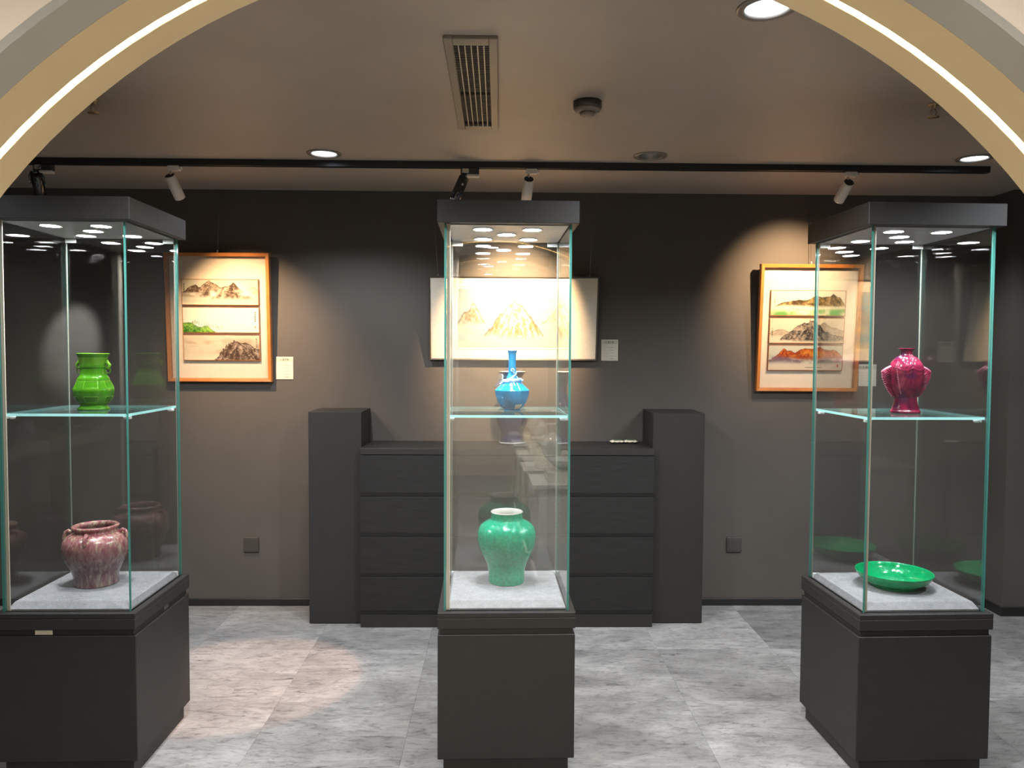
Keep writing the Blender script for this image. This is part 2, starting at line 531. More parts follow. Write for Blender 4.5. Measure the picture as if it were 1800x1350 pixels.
# ---- arch wall
def arch_pts(R, n=64):
    p = [(ARX - R, 0.0)]
    p += [(ARX - R * math.cos(PI * i / n), ARZ + R * math.sin(PI * i / n)) for i in range(n + 1)]
    p += [(ARX + R, 0.0)]
    return p
def arch_wall(R, y0, y1):
    b = MB()
    top = CZ
    n = 64
    P = arch_pts(R, n)
    arc = P[1:-1]
    for y, flip, mi in ((y0, False, 0), (y1, True, 1)):
        for i in range(n):
            a, c = arc[i], arc[i + 1]
            q = [(a[0], y, a[1]), (c[0], y, c[1]), (c[0], y, top), (a[0], y, top)]
            b.add(q if not flip else q[::-1], [(0, 1, 2, 3)], mi)
        for xa, xb in ((XL, ARX - R), (ARX + R, XR)):
            q = [(xa, y, 0), (xb, y, 0), (xb, y, ARZ), (xa, y, ARZ)]
            b.add(q if not flip else q[::-1], [(0, 1, 2, 3)], mi)
            q = [(xa, y, ARZ), (xb, y, ARZ), (xb, y, top), (xa, y, top)]
            b.add(q if not flip else q[::-1], [(0, 1, 2, 3)], mi)
    for i in range(len(P) - 1):
        a, c = P[i], P[i + 1]
        b.add([(a[0], y0, a[1]), (a[0], y1, a[1]), (c[0], y1, c[1]), (c[0], y0, c[1])], [(0, 1, 2, 3)], 0)
    return b
def arch_band(R0, R1, y0, y1):
    b = MB()
    A, B = arch_pts(R0), arch_pts(R1)
    for i in range(len(A) - 1):
        a, c, d, e = A[i], A[i + 1], B[i], B[i + 1]
        sm = True
        b.add([(a[0], y0, a[1]), (a[0], y1, a[1]), (c[0], y1, c[1]), (c[0], y0, c[1])], [(0, 1, 2, 3)], 0, sm)
        b.add([(a[0], y0, a[1]), (c[0], y0, c[1]), (e[0], y0, e[1]), (d[0], y0, d[1])], [(0, 1, 2, 3)])
        b.add([(a[0], y1, a[1]), (d[0], y1, d[1]), (e[0], y1, e[1]), (c[0], y1, c[1])], [(0, 1, 2, 3)])
        b.add([(d[0], y0, d[1]), (e[0], y0, e[1]), (e[0], y1, e[1]), (d[0], y1, d[1])], [(0, 1, 2, 3)], 0, sm)
    return b
struct('wall_front', arch_wall(ARR + .012, AY0 + .001, AY1), [M['white_wall'], M['wall']])
struct('trim_1', arch_band(ARR, ARR + .012, AY0, 1.109), M['grey_reveal'])
struct('trim_2', arch_band(ARR, ARR + .012, 1.1095, 1.1845), M['cream'])
struct('trim_3', arch_band(ARR, ARR + .012, 1.2005, AY1 + .001), M['cream'])
led = arch_band(ARR + .002, ARR + .0115, 1.1847, 1.2003).build('led_strip', M['led_arch'])
tag(led, 'glowing warm white light line running round the cream archway', 'light strip')

# ================================================================== DOWNLIGHTS
def downlight(x, y, lit, label, watts=0, color=COOL, z=CZ, size=142):
    t = thing('ceiling_downlight', label, 'ceiling light', (x, y, z), group='recessed ceiling downlights')
    rec = abs(y - 2.2) > 0 and y > AY1      # the gallery ceiling has real recesses
    if rec:
        MB().lathe([(.061, .002), (.062, -.004), (.070, -.007), (.084, -.004), (.086, 0), (.0645, 0), (.061, .002)], 40, closed=True).build('trim_ring', M['trim_ring'], t)
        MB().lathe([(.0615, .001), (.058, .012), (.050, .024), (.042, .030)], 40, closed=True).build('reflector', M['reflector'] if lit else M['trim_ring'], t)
        MB().lathe([(.0425, .030), (.034, .026), (.018, .0225), (1e-6, .022)], 32, closed=True).build('lamp_lens', M['lamp_cool'] if lit else M['dark'], t)
    else:
        MB().lathe([(.060, -.0005), (.062, -.006), (.072, -.009), (.088, -.004), (.090, 0), (.060, -.0004)], 40, closed=True).build('trim_ring', M['trim_ring'], t)
        MB().lathe([(.060, -.003), (.044, -.006), (1e-6, -.007)], 32, closed=True).build('lamp_lens', M['lamp_cool'] if lit else M['dark'], t)
    if lit:
        spot_light('lamp', t, (0, 0, -.012), (0, 0, -1), watts, size, .5, color, .04)
    return t
L_lit = 'recessed round ceiling downlight glowing cool white beside the black track'
downlight(-.875, 3.92, True, 'lit cool white ceiling downlight above the floor left of the middle showcase', DOWN_W * .72)
downlight(.756, 3.906, False, 'unlit round ceiling downlight with a dark lamp, beside the track', 0)
downlight(2.388, 3.889, True, 'lit ceiling downlight above the showcase of the red vase', DOWN_W * .72)
downlight(.762, 2.235, True, 'lit ceiling downlight close to the arch, glowing bluish white', DOWN_W * 1.35)
downlight(-.875, 2.235, True, 'lit ceiling downlight hidden behind the arch, towards the green vase', DOWN_W * 1.35)
downlight(2.388, 2.235, True, 'lit ceiling downlight hidden behind the arch, towards the red vase', DOWN_W * 1.35)
downlight(-2.5, 2.6, True, 'lit ceiling downlight in the corner behind the showcase of the green vase', DOWN_W * .6)
for x in (-1.6, .1, 1.8):  # unseen lamps added to light the arch face and case fronts
    for y in (.2, -1.6, -3.2):
        downlight(x, y, True, 'added unseen fill downlight on the front shop ceiling', FRONT_FILL_W * (1.0 if y > 0 else .6), (1.0, .90, .78))

# ================================================================== CEILING FITTINGS
def vent():
    x0, x1, y0, y1 = -.178, -.006, 2.452, 3.440
    t = thing('ceiling_vent', 'long ceiling air vent with cream bars over dark louvers', 'air vent', ((x0 + x1) / 2, (y0 + y1) / 2, CZ))
    hx, hy = (x1 - x0) / 2, (y1 - y0) / 2
    ix, iy = .057, .44
    b = MB()
    for (a, c, d, e) in ((-hx, -ix, -hy, hy), (ix, hx, -hy, hy), (-ix, ix, -hy, -iy), (-ix, ix, iy, hy)):
        b.cbox(a, c, d, e, -.012, 0, .002)
    b.build('vent_frame', M['vent_frame'], t)
    MB().box(-ix, ix, -iy, iy, -.0008, 0).build('duct_shade_sheet', M['duct_shade'], t)  # black sheet standing in for the shade inside the duct
    b = MB()
    n = 56
    for i in range(n):
        y = -iy + .01 + (2 * iy - .02) * i / (n - 1)
        if abs(y - .03) < .02 or y > iy - .05: continue
        b.box(-ix, ix, y - .0022, y + .0022, -.007, -.001)
    tag(b.build('louver_fins', M['vent_dark'], t), kind='stuff')
    for i in range(5):
        x = -ix + 2 * ix * (i + .8) / 5.6
        MB().cbox(x - .0018, x + .0018, -iy, iy, -.012, -.0071, .0005).build('vent_bar', M['vent_bar'], t)
vent()

t = thing('smoke_detector', 'round brown smoke detector on the ceiling beside the air vent', 'smoke detector', (.346, 3.08, CZ))
MB().lathe([(.056, 0), (.056, -.026), (.053, -.028), (1e-6, -.028)], 40).build('base_ring', M['plate'], t)
MB().lathe([(.053, -.028), (.050, -.036), (.034, -.042), (1e-6, -.042)], 40).build('housing', M['vent_frame'], t)
MB().lathe([(.031, -.042), (.029, -.052), (.026, -.054), (1e-6, -.054)], 32).build('sensor_cap', M['vent_frame'], t)

def sprinkler(x, y, label):
    t = thing('fire_sprinkler', label, 'sprinkler', (x, y, CZ), group='ceiling sprinklers')
    MB().lathe([(.020, 0), (.020, -.005), (.009, -.007), (.009, -.02), (1e-6, -.02)], 20).build('socket', M['brass'], t)
    for s in (-1, 1):
        MB().tube([(s * .006, 0, -.02), (s * .012, 0, -.03), (s * .010, 0, -.042), (0, 0, -.05)], .002, 6).build('frame_arm', M['brass'], t)
    MB().lathe([(.003, -.048), (.021, -.050), (.022, -.052), (1e-6, -.053)], 20).build('deflector', M['brass'], t)
sprinkler(-1.6, 3.12, 'small ceiling fire sprinkler on the side of the green vase')
sprinkler(1.71, 3.06, 'small ceiling fire sprinkler on the side of the red vase')

# ================================================================== TRACK AND SPOTLIGHTS
TY = 4.07
tr = thing('lighting_track', 'long black lighting track fixed to the ceiling before the back wall', 'light track', (0, TY, CZ))
MB().box(-2.9, 2.55, -.019, -.008, -.032, 0).box(-2.9, 2.55, .008, .019, -.032, 0).box(-2.9, 2.55, -.008, .008, -.012, 0).build('rail', M['track'], tr)
MB().cbox(-2.925, -2.9, -.020, .020, -.033, 0, .002).build('end_cap', M['track'], tr)
MB().cbox(2.55, 2.575, -.020, .020, -.033, 0, .002).build('end_cap', M['track'], tr)

def track_spot(x, target, label, black=False, watts=60, size=60, blend=1.0, color=WARM, length=.13):
    m = M['black_metal'] if black else M['white_metal']
    t = thing('track_spotlight', label, 'spotlight', (x, TY, CZ - .033), group='spotlights on the ceiling track')
    if black:
        MB().cbox(-.01, .085, -.017, .017, -.032, 0, .002).build('adapter', M['black_metal'], t)
        MB().cbox(.022, .085, -.0175, .0175, -.044, -.032, .001).build('adapter_lever', M['white_metal'], t)
        MB().cbox(-.002, .032, -.0185, -.0165, -.026, -.004, .0005).build('label_plate', M['steel'], t)
        MB().ball((-.004, -.004, -.042), .012, 0, 10, 7).build('swivel', M['steel'], t)
        hz = -.062
    else:
        MB().cbox(-.014, .045, -.017, .017, -.026, 0, .003).build('adapter', m, t)
        MB().cbox(.045, .054, -.012, .012, -.020, -.006, .002).build('adapter_lever', m, t)
        MB().tube([(0, 0, -.026), (0, 0, -.062)], .0065, 10).build('stem', m, t)
        hz = -.066
    head = empty('head', (0, 0, hz)); head.parent = t
    head.matrix_parent_inverse = Matrix()
    base = Vector((x, TY, CZ - .033 + hz))
    d = (Vector(target) - base).normalized()
    q = d.to_track_quat('-Z', 'Y')
    head.rotation_euler = q.to_euler()
    R = .028
    b = MB().lathe([(R - .003, .018), (R, .016), (R, -length + .018), (R - .003, -length + .016), (R - .005, -length + .020), (R - .006, -length + .040), (1e-6, -length + .040)], 28)
    b.build('housing', m, head)
    MB().lathe([(R - .0032, .0185), (R - .005, .0192), (1e-6, .0192)], 24).build('rear_cap', M['dark'], head)
    MB().lathe([(R - .008, -length + .0385), (1e-6, -length + .0385)], 20).build('lamp_lens', M['lamp_warm'] if not black else M['lamp_cool'], head)
    if black:
        for s in (-1, 1):
            MB().tube([(0, .004, .03), (s * .024, .004, .026), (s * .034, 0, 0), (s * .032, 0, -.04)], .0035, 6).build('yoke_arm', M['black_metal'], head)
        MB().tube([(.004, -.01, .02), (.0, -.022, .04), (.016, -.018, .06), (.03, .0, .07)], .0025, 6).build('cable', M['black_metal'], head)
        MB().ball((-.037, 0, -.03), .006, 0, 8, 6).build('knob', M['steel'], head)
    spot_light('lamp', head, (0, 0, -length + .014), (0, 0, -1), watts, size, blend, color, .018)
    return t
track_spot(-1.697, (-1.53, 4.77, 1.64), 'white cylinder spotlight aimed at the picture beside the green vase', watts=125, size=72)
track_spot(.153, (.085, 4.77, 1.86), 'white cylinder spotlight aimed at the wide picture in the middle', watts=430, size=64)
track_spot(1.830, (1.80, 4.77, 2.02), 'white cylinder spotlight aimed at the picture beside the red vase', watts=115, size=72)
track_spot(-2.385, (-2.62, 4.81, 1.66), 'black spotlight above the showcase of the green vase', True, watts=95, size=22, blend=.7, color=(.93, .96, 1.0))
track_spot(-.190, (-1.22, 3.72, 0.0), 'black spotlight above the middle showcase, with a grey label on its adapter', True, watts=150, size=26, blend=.3, color=(1.0, .58, .38))

# ================================================================== SHOWCASES
GW, GT = .470, .008
ZP, ZC, ZCT = .6285, 2.069, 2.152
ZS = 1.353           # underside of the glass shelf
ST = .010
def pane(x0, x1, y0, y1, z0, z1, thin):
    # face order -z +z -y +y -x +x ; thin axis faces are clear, the others are the green cut edge
    mis = {'y': [1, 1, 0, 0, 1, 1], 'x': [1, 1, 1, 1, 0, 0], 'z': [0, 0, 1, 1, 1, 1]}[thin]
    return MB().box(x0, x1, y0, y1, z0, z1, mis=mis)
led_src = {}
def showcase(cx, cy, a, label):
    t = thing('display_case', label, 'display case', (cx, cy, 0), a, group='glass display cases')
    h = .2358
    MB().cbox(-h, h, -h, h, 0, .068, .002).build('kick_base', M['lam'], t)
    MB().cbox(-.257, .257, -.2515, .2515, .068, .5432, .0025).build('cabinet_body', M['lam'], t)
    h = .247
    MB().box(-h, h, -h, h, .5432, .567).build('recess_band', M['lam'], t)
    h = .2575
    MB().cbox(-h, h, -h, h, .567, .6085, .002).build('tray_apron', M['lam'], t)
    MB().cbox(-h, h, -h, h, .6085, ZP, .002).build('tray_board', M['lam'], t)
    g = GW / 2
    pane(-g, -g + GT, -g, g, ZP, ZC, 'x').build('glass_pane', [M['gface'], M['gedge']], t)
    pane(g - GT, g, -g, g, ZP, ZC, 'x').build('glass_pane', [M['gface'], M['gedge']], t)
    pane(-g + GT + .0005, g - GT - .0005, -g + .001, -g + .001 + GT, ZP, ZC, 'y').build('glass_pane', [M['gface'], M['gedge']], t)
    pane(-g + GT + .0005, g - GT - .0005, g - .001 - GT, g - .001, ZP, ZC, 'y').build('glass_pane', [M['gface'], M['gedge']], t)
    MB().cbox(-g + GT + .001, -g + GT + .014, -g + .0095, -g + .0135, ZP, ZC, .001).build('door_seal', M['seal'], t)
    MB().cbox(-g + GT + .001, -g + GT + .004, g - .0130, g - .0095, ZP, ZC, .0008).build('door_seal', M['seal_dark'], t)
    MB().cbox(g - GT - .004, g - GT - .001, g - .0130, g - .0095, ZP, ZC, .0008).build('door_seal', M['seal_dark'], t)
    # shelf on four steel clips
    s = g - GT - .002
    pane(-s, s, -g + .016, g - .016, ZS, ZS + ST, 'z').build('glass_shelf', [M['gface'], M['gedge_shelf_lit']], t)
    for sx in (-1, 1):
        for sy in (-1, 1):
            b = MB().lathe([(.011, 0), (.012, -.004), (.0095, -.012), (1e-6, -.012)], 14, cen=(sx * (s - .016), sy * (g - .04), ZS))
            b.cbox(min(sx * (s - .012), sx * (s + .0015)), max(sx * (s - .012), sx * (s + .0015)), sy * (g - .04) - .006, sy * (g - .04) + .006, ZS - .011, ZS - .001, .001)
            b.build('shelf_clip', M['acrylic'], t)
    # clamps in the rear corners
    for sx in (-1, 1):
        MB().cbox(min(sx * (s - .045), sx * (s + .001)), max(sx * (s - .045), sx * (s + .001)), g - .022, g - .0155, ZC - .022, ZC - .004, .002).build('top_clamp', M['acrylic'], t)
        MB().cbox(min(sx * (s - .03), sx * (s + .001)), max(sx * (s - .03), sx * (s + .001)), g - .022, g - .0155, ZP, ZP + .022, .002).build('corner_clamp', M['acrylic'], t)
    # cap
    h = .2598
    MB().cbox(-h, h, -h, h, ZC, ZCT, .002).build('cap', M['lam'], t)
    q = g - GT - .004
    MB().box(-q, q, -g + .017, g - .017, ZC - .003, ZC).build('cap_lining', M['cap_under'], t)
    for (lx, ly) in ((-.094, -.128), (.094, -.128), (0, 0), (-.094, .128), (.094, .128)):
        if not led_src:
            b = MB().lathe([(.041, 0), (.040, -.003), (.035, -.0035), (.034, -.002), (.034, 0)], 32, closed=True)
            led_src['ring'] = b.build('led_light', M['steel'], t, (lx, ly, ZC - .003))
            led_src['disc'] = MB().lathe([(.034, -.0018), (1e-6, -.0018)], 32, closed=True).build('led_lens', M['led_case'], led_src['ring'])
            fix = led_src['disc']
        else:
            r = share('led_light', led_src['ring'], t, (lx, ly, ZC - .003))
            share('led_lens', led_src['disc'], r)
    return t
CASES = [(-1.5961, 3.0914, .0104), (.0303, 3.0991, .0181), (1.596, 3.0764, .0298)]
cL = showcase(*CASES[0], 'glass showcase on a black plinth holding the green vase and mottled jar')
cC = showcase(*CASES[1], 'glass showcase on a black plinth holding the blue vase and emerald jar')
cR = showcase(*CASES[2], 'glass showcase on a black plinth holding the red vase and green dish')
# small fittings of the left showcase
MB().cbox(-.112, -.048, -.2480, -.2471, .5465, .5635, .0003).build('paper_label', M['paper'], cL)
MB().cbox(.247, .2495, .02, .06, .5475, .561, .001).build('lock_plate', M['steel'], cL)
MB().cbox(.2575, .2585, .21, .25, .5445, .549, .0004).build('edge_clip', M['brass'], cL)
MB().cbox(-.2585, -.2575, .22, .25, .5445, .549, .0004).build('edge_clip', M['brass'], cR)

def pad(case, label):
    cx, cy, a = case
    t = bpy.data.objects.new('tmp', None)
    b = MB()
    B, TX, TYY, Hh, e = .224, .2125, .195, .0275, .004
    ring = lambda hx, hy, z: [(-hx, -hy, z), (hx, -hy, z), (hx, hy, z), (-hx, hy, z)]
    V = ring(B, B, 0) + ring(B, B, .005) + ring(TX + .002, TYY + .002, Hh - .002) + ring(TX - .003, TYY - .003, Hh)
    F = [(3, 2, 1, 0), (12, 13, 14, 15)]
    for l in range(3):
        for i in range(4):
            j = (i + 1) % 4
            F.append((l * 4 + i, l * 4 + j, l * 4 + 4 + j, l * 4 + 4 + i))
    b.add(V, F)
    o = b.build('display_pad', M['linen'], None, (cx, cy + .004, ZP), (0, 0, a))
    tag(o, label, 'display pad', 'grey linen display pads')
    return o
# the pad sits inside the panes
pad(CASES[0], 'grey linen covered pad with chamfered edges under the mottled jar')
pad(CASES[1], 'grey linen covered pad with chamfered edges under the emerald jar')
pad(CASES[2], 'grey linen covered pad with chamfered edges under the green dish')
ZPAD = ZP + .0275
ZSH = ZS + ST

# ================================================================== CERAMICS
# leaf green hu vase with panels
def green_hu():
    x, y = -1.597, 3.076
    t = thing('green_vase', 'leaf green glazed vase with raised panels and two ring handles', 'vase', (x, y, ZSH), 0)
    k = 3.076 / 1358.9 / 10.8
    raw = [(1190, 280), (1178, 290), (1160, 284), (1130, 252), (1105, 232), (1085, 245), (1060, 272), (1000, 317), (930, 350), (850, 366), (800, 362), (700, 322), (632, 288), (626, 292), (580, 274), (574, 266), (520, 236), (430, 224), (402, 226), (398, 238), (352, 236), (346, 222), (270, 236), (200, 264), (150, 290), (135, 296)]
    prof = spline([(r * k, (1190 - z) * k) for z, r in raw], 4)
    H = (1190 - 135) * k
    inner = [(296 * k, H), (286 * k, H + .0008), (276 * k, H - .001), (225 * k, H - .05), (215 * k, H - .075), (1e-6, H - .08)]
    zz = lambda v: (1190 - v) * k
    n0 = len(prof)
    def zone(a, z):
        """1 on the raised panel frames, -1 inside the panels, 0 on the plain bands"""
        if not zz(1068) < z < zz(642): return 0
        u = ((math.degrees(a) + 90 + 20) / 72) % 1.0
        inb = (zz(1062) < z < zz(932)) or (zz(795) < z < zz(648))
        if not inb or not .15 < u < .85: return 0
        fv = min(abs(u - .15), abs(u - .85)) < .035
        fh = min(abs(z - q) for q in (zz(1062), zz(932), zz(795), zz(648))) < .0022
        return 1 if (fv or fh) else -1
    def rm(a, z, i):
        c, s = abs(math.cos(a)), abs(math.sin(a))
        n = 2.6
        r = .925 / ((c / 1.0) ** n + (s / .90) ** n) ** (1 / n)
        if i >= n0: return r
        return r * (1 + {1: .020, -1: -.014, 0: 0.0}[zone(a, z)])
    def fm(a, z, i):
        if i >= n0 - 2: return 1 if i < n0 + 2 else 0
        return 1 if zone(a, z) == 1 or zz(640) < z < zz(630) else 0
    prof = spline([(r * k, (1190 - z) * k) for z, r in raw], 6)
    n0 = len(prof)
    b = MB().lathe(prof + inner[1:], 160, rm=rm, fmi=fm)
    b.build('vase_body', [M['g_leaf'], M['g_leaf_light']], t)
    for s in (-1, 1):
        xx = s * 232 * k
        hd = MB()
        hd.tube([(xx * .95, 0, zz(330)), (xx * 1.18, 0, zz(300)), (xx * 1.30, 0, zz(350)), (xx * 1.22, 0, zz(410)), (xx * 1.0, 0, zz(420))], [.004, .0062, .0075, .006, .004], 10)
        hd.ball((xx * 1.15, 0, zz(275)), .0045, 0, 8, 6)
        ho = hd.build('handle', M['g_leaf_light'], t)
        cz = zz(455)
        MB().tube([(xx * 1.17 + s * .0105 * math.cos(q) * .9, .002, cz + .0105 * math.sin(q)) for q in [2 * PI * i / 20 for i in range(21)]], .002, 8, caps=False).build('ring', M['g_leaf_light'], ho)
green_hu()

def mottled_jar():
    x, y = -1.621, 3.119
    t = thing('mottled_jar', 'mottled red and cream streaked jar with loop lugs on its shoulder', 'jar', (x, y, ZPAD), .12)
    k = 3.119 / 1358.9 / 9.64 * 1.0
    raw = [(1210, 330), (1200, 345), (1185, 350), (1150, 345), (1100, 342), (1000, 362), (900, 408), (800, 455), (700, 492), (600, 512), (520, 512), (440, 490), (380, 440), (340, 385), (315, 335), (300, 322), (275, 325), (258, 350), (240, 364), (222, 366), (208, 352)]
    prof = [(r * k, (1210 - z) * k) for z, r in raw]
    top = (1210 - 205) * k
    prof += [(322 * k, top), (296 * k, top - .004), (290 * k, top - .016), (340 * k, top - .035), (440 * k, top - .075), (380 * k, top - .14), (1e-6, top - .16)]
    pr = spline(prof, 4)
    rng = [random.uniform(-1, 1) for _ in range(6)]
    def rm(a, z, i):
        g = sum(rng[q] * math.sin((q * 3 + 5) * a + q) for q in range(6)) / 6
        return 1 + g * .018 * max(0, 1 - z / .03) + .004 * math.sin(2 * a + .5)
    MB().lathe(pr, 72, rm=rm).build('jar_body', M['g_mottled'], t)
    zz = lambda v: (1210 - v) * k
    for i in range(4):
        a = -PI / 2 + i * PI / 2 + .02
        c, s = math.cos(a), math.sin(a)
        pts = [(365, 375), (388, 322), (430, 296), (470, 318), (492, 380), (502, 440), (508, 470)]
        MB().tube([(r * k * c, r * k * s, zz(z)) for r, z in pts], [.007, .0075, .0075, .0075, .0075, .0075, .004], 10).build('lug', M['g_mottled'], t)
mottled_jar()

def blue_vase():
    x, y = .056, 3.131
    t = thing('blue_vase', 'turquoise blue long necked vase with a coiled dragon on its shoulder', 'vase', (x, y, ZSH), 0)
    k = 3.131 / 1358.9 / 10.39
    raw = [(1210, 140), (1208, 148), (1190, 150), (1184, 152), (1150, 197), (1100, 236), (1000, 286), (900, 309), (858, 314), (850, 316), (842, 314), (836, 306), (800, 268), (750, 215), (700, 165), (650, 115), (600, 94), (550, 79), (500, 71), (400, 68), (300, 67), (200, 72), (150, 80), (122, 92)]
    prof = spline([(r * k, (1210 - z) * k) for z, r in raw], 4)
    H = (1210 - 118) * k
    prof += [(88 * k, H), (80 * k, H - .002), (62 * k, H - .015), (56 * k, H - .05), (1e-6, H - .06)]
    MB().lathe(prof, 64).build('vase_body', M['g_blue'], t)
    body = [q for q in prof if q[1] < .12]
    zz = lambda v: (1210 - v) * k
    d = MB()
    pts, rads = [], []
    n = 60
    for i in range(n):
        u = i / (n - 1)
        a = math.radians(-20 + 560 * u) + PI
        zv = 640 + 110 * math.sin(u * 7.5) * .5 + 20 - 60 * u
        if u < .72:
            zpx = 700 - 90 * math.sin(u * 4.2) * .45
            rr = np.interp(zpx, [550, 600, 650, 700, 750, 800], [79, 94, 115, 165, 215, 268]) + 12
        else:
            zpx = 690 - (u - .72) / .28 * 190
            rr = np.interp(zpx, [480, 500, 550, 600, 650, 700, 750], [70, 71, 79, 94, 115, 165, 215]) + 8
        pts.append((rr * k * math.cos(a), rr * k * math.sin(a), zz(zpx)))
        rads.append((.0078 if u < .6 else .0078 - .0058 * (u - .6) / .4) * (1 + .12 * math.sin(u * 90)) * (1.0 if u > .08 else .6 + 5 * u))
    d.tube(pts, rads, 8)
    # tail curl in front of the neck
    c0 = (0, -.0185, zz(480))
    d.tube([(c0[0] + .0085 * (1 - q / 14) * math.cos(q * .55 - .4), c0[1] - .001, c0[2] + .0085 * (1 - q / 14) * math.sin(q * .55 - .4)) for q in range(12)], [.0022] * 11 + [.001], 6)
    d.tube([(.0075, -.0185, zz(483)), (.004, -.0195, zz(520)), (.013, -.017, zz(528)), (.019, -.010, zz(540))], .0022, 6)
    # head and claws
    hx, hy = .030, -.021
    d.ball((hx, hy, zz(655)), .0085, 0, 10, 7)
    d.ball((hx + .009, hy - .004, zz(662)), .0055, 0, 8, 6)
    for s in (-1, 1):
        d.tube([(hx - .003, hy + s * .004, zz(640)), (hx - .010, hy + s * .006, zz(605)), (hx - .013, hy + s * .007, zz(590))], [.002, .0014, .0006], 6)
    for cxx in (-.004, .004):
        d.tube([(cxx, -.034, zz(690)), (cxx * 2.4, -.044, zz(745)), (cxx * 3.2, -.047, zz(775)), (cxx * .8, -.048, zz(790))], [.003, .0026, .002, .001], 6)
    d.tube([(-.034, -.012, zz(700)), (-.040, -.012, zz(640)), (-.037, -.012, zz(575)), (-.043, -.012, zz(550))], [.003, .003, .002, .0008], 6)
    d.tube([(-.035, -.02, zz(690)), (-.047, -.02, zz(720)), (-.052, -.02, zz(728))], [.003, .0022, .001], 6)
    d.build('dragon_relief', M['g_dragon'], t)
    # paper sticker on the belly, curved with the surface
    b = MB()
    V = []
    na, nz = 8, 6
    for j in range(nz + 1):
        zpx = 1178 - 80 * j / nz
        rr = float(np.interp(zz(zpx - 5), [q[1] for q in body], [q[0] for q in body])) + .0022
        for i in range(na + 1):
            a = -PI / 2 + math.radians(13 + 33 * i / na)
            V.append((rr * math.cos(a), rr * math.sin(a), zz(zpx - 10 * i / na)))
    b.add(V, [(j * (na + 1) + i, j * (na + 1) + i + 1, (j + 1) * (na + 1) + i + 1, (j + 1) * (na + 1) + i) for j in range(nz) for i in range(na)])
    b.build('sticker', M['paper'], t)['label'] = 'cream paper sticker'
blue_vase()

def emerald_jar():
    x, y = .037, 3.142
    t = thing('emerald_jar', 'emerald green crackle glazed jar with a white rim', 'jar', (x, y, ZPAD), 0)
    k = 3.142 / 1358.9 / 5.87
    raw = [(1165, 170), (1163, 182), (1150, 186), (1100, 188), (1050, 190), (1000, 200), (950, 217), (900, 242), (850, 266), (780, 293), (720, 304), (670, 306), (620, 298), (575, 275), (545, 240), (525, 205), (512, 178), (502, 168), (480, 163), (450, 162), (434, 165)]
    prof = spline([(r * k, (1165 - z) * k) for z, r in raw], 4)
    H = (1165 - 425) * k
    nG = len(prof)
    rim = [(168 * k, H - .002), (166 * k, H), (158 * k, H), (150 * k, H - .003), (148 * k, H - .03), (170 * k, H - .045), (260 * k, H - .10), (150 * k, H - .25), (1e-6, H - .26)]
    mis = [2 if i < 4 else 0 for i in range(nG - 1)] + [1] * (len(rim))
    b = MB().lathe(prof + rim, 72, mis=mis)
    b.build('jar_body', [M['g_emerald'], M['g_white'], M['g_foot']], t)
emerald_jar()

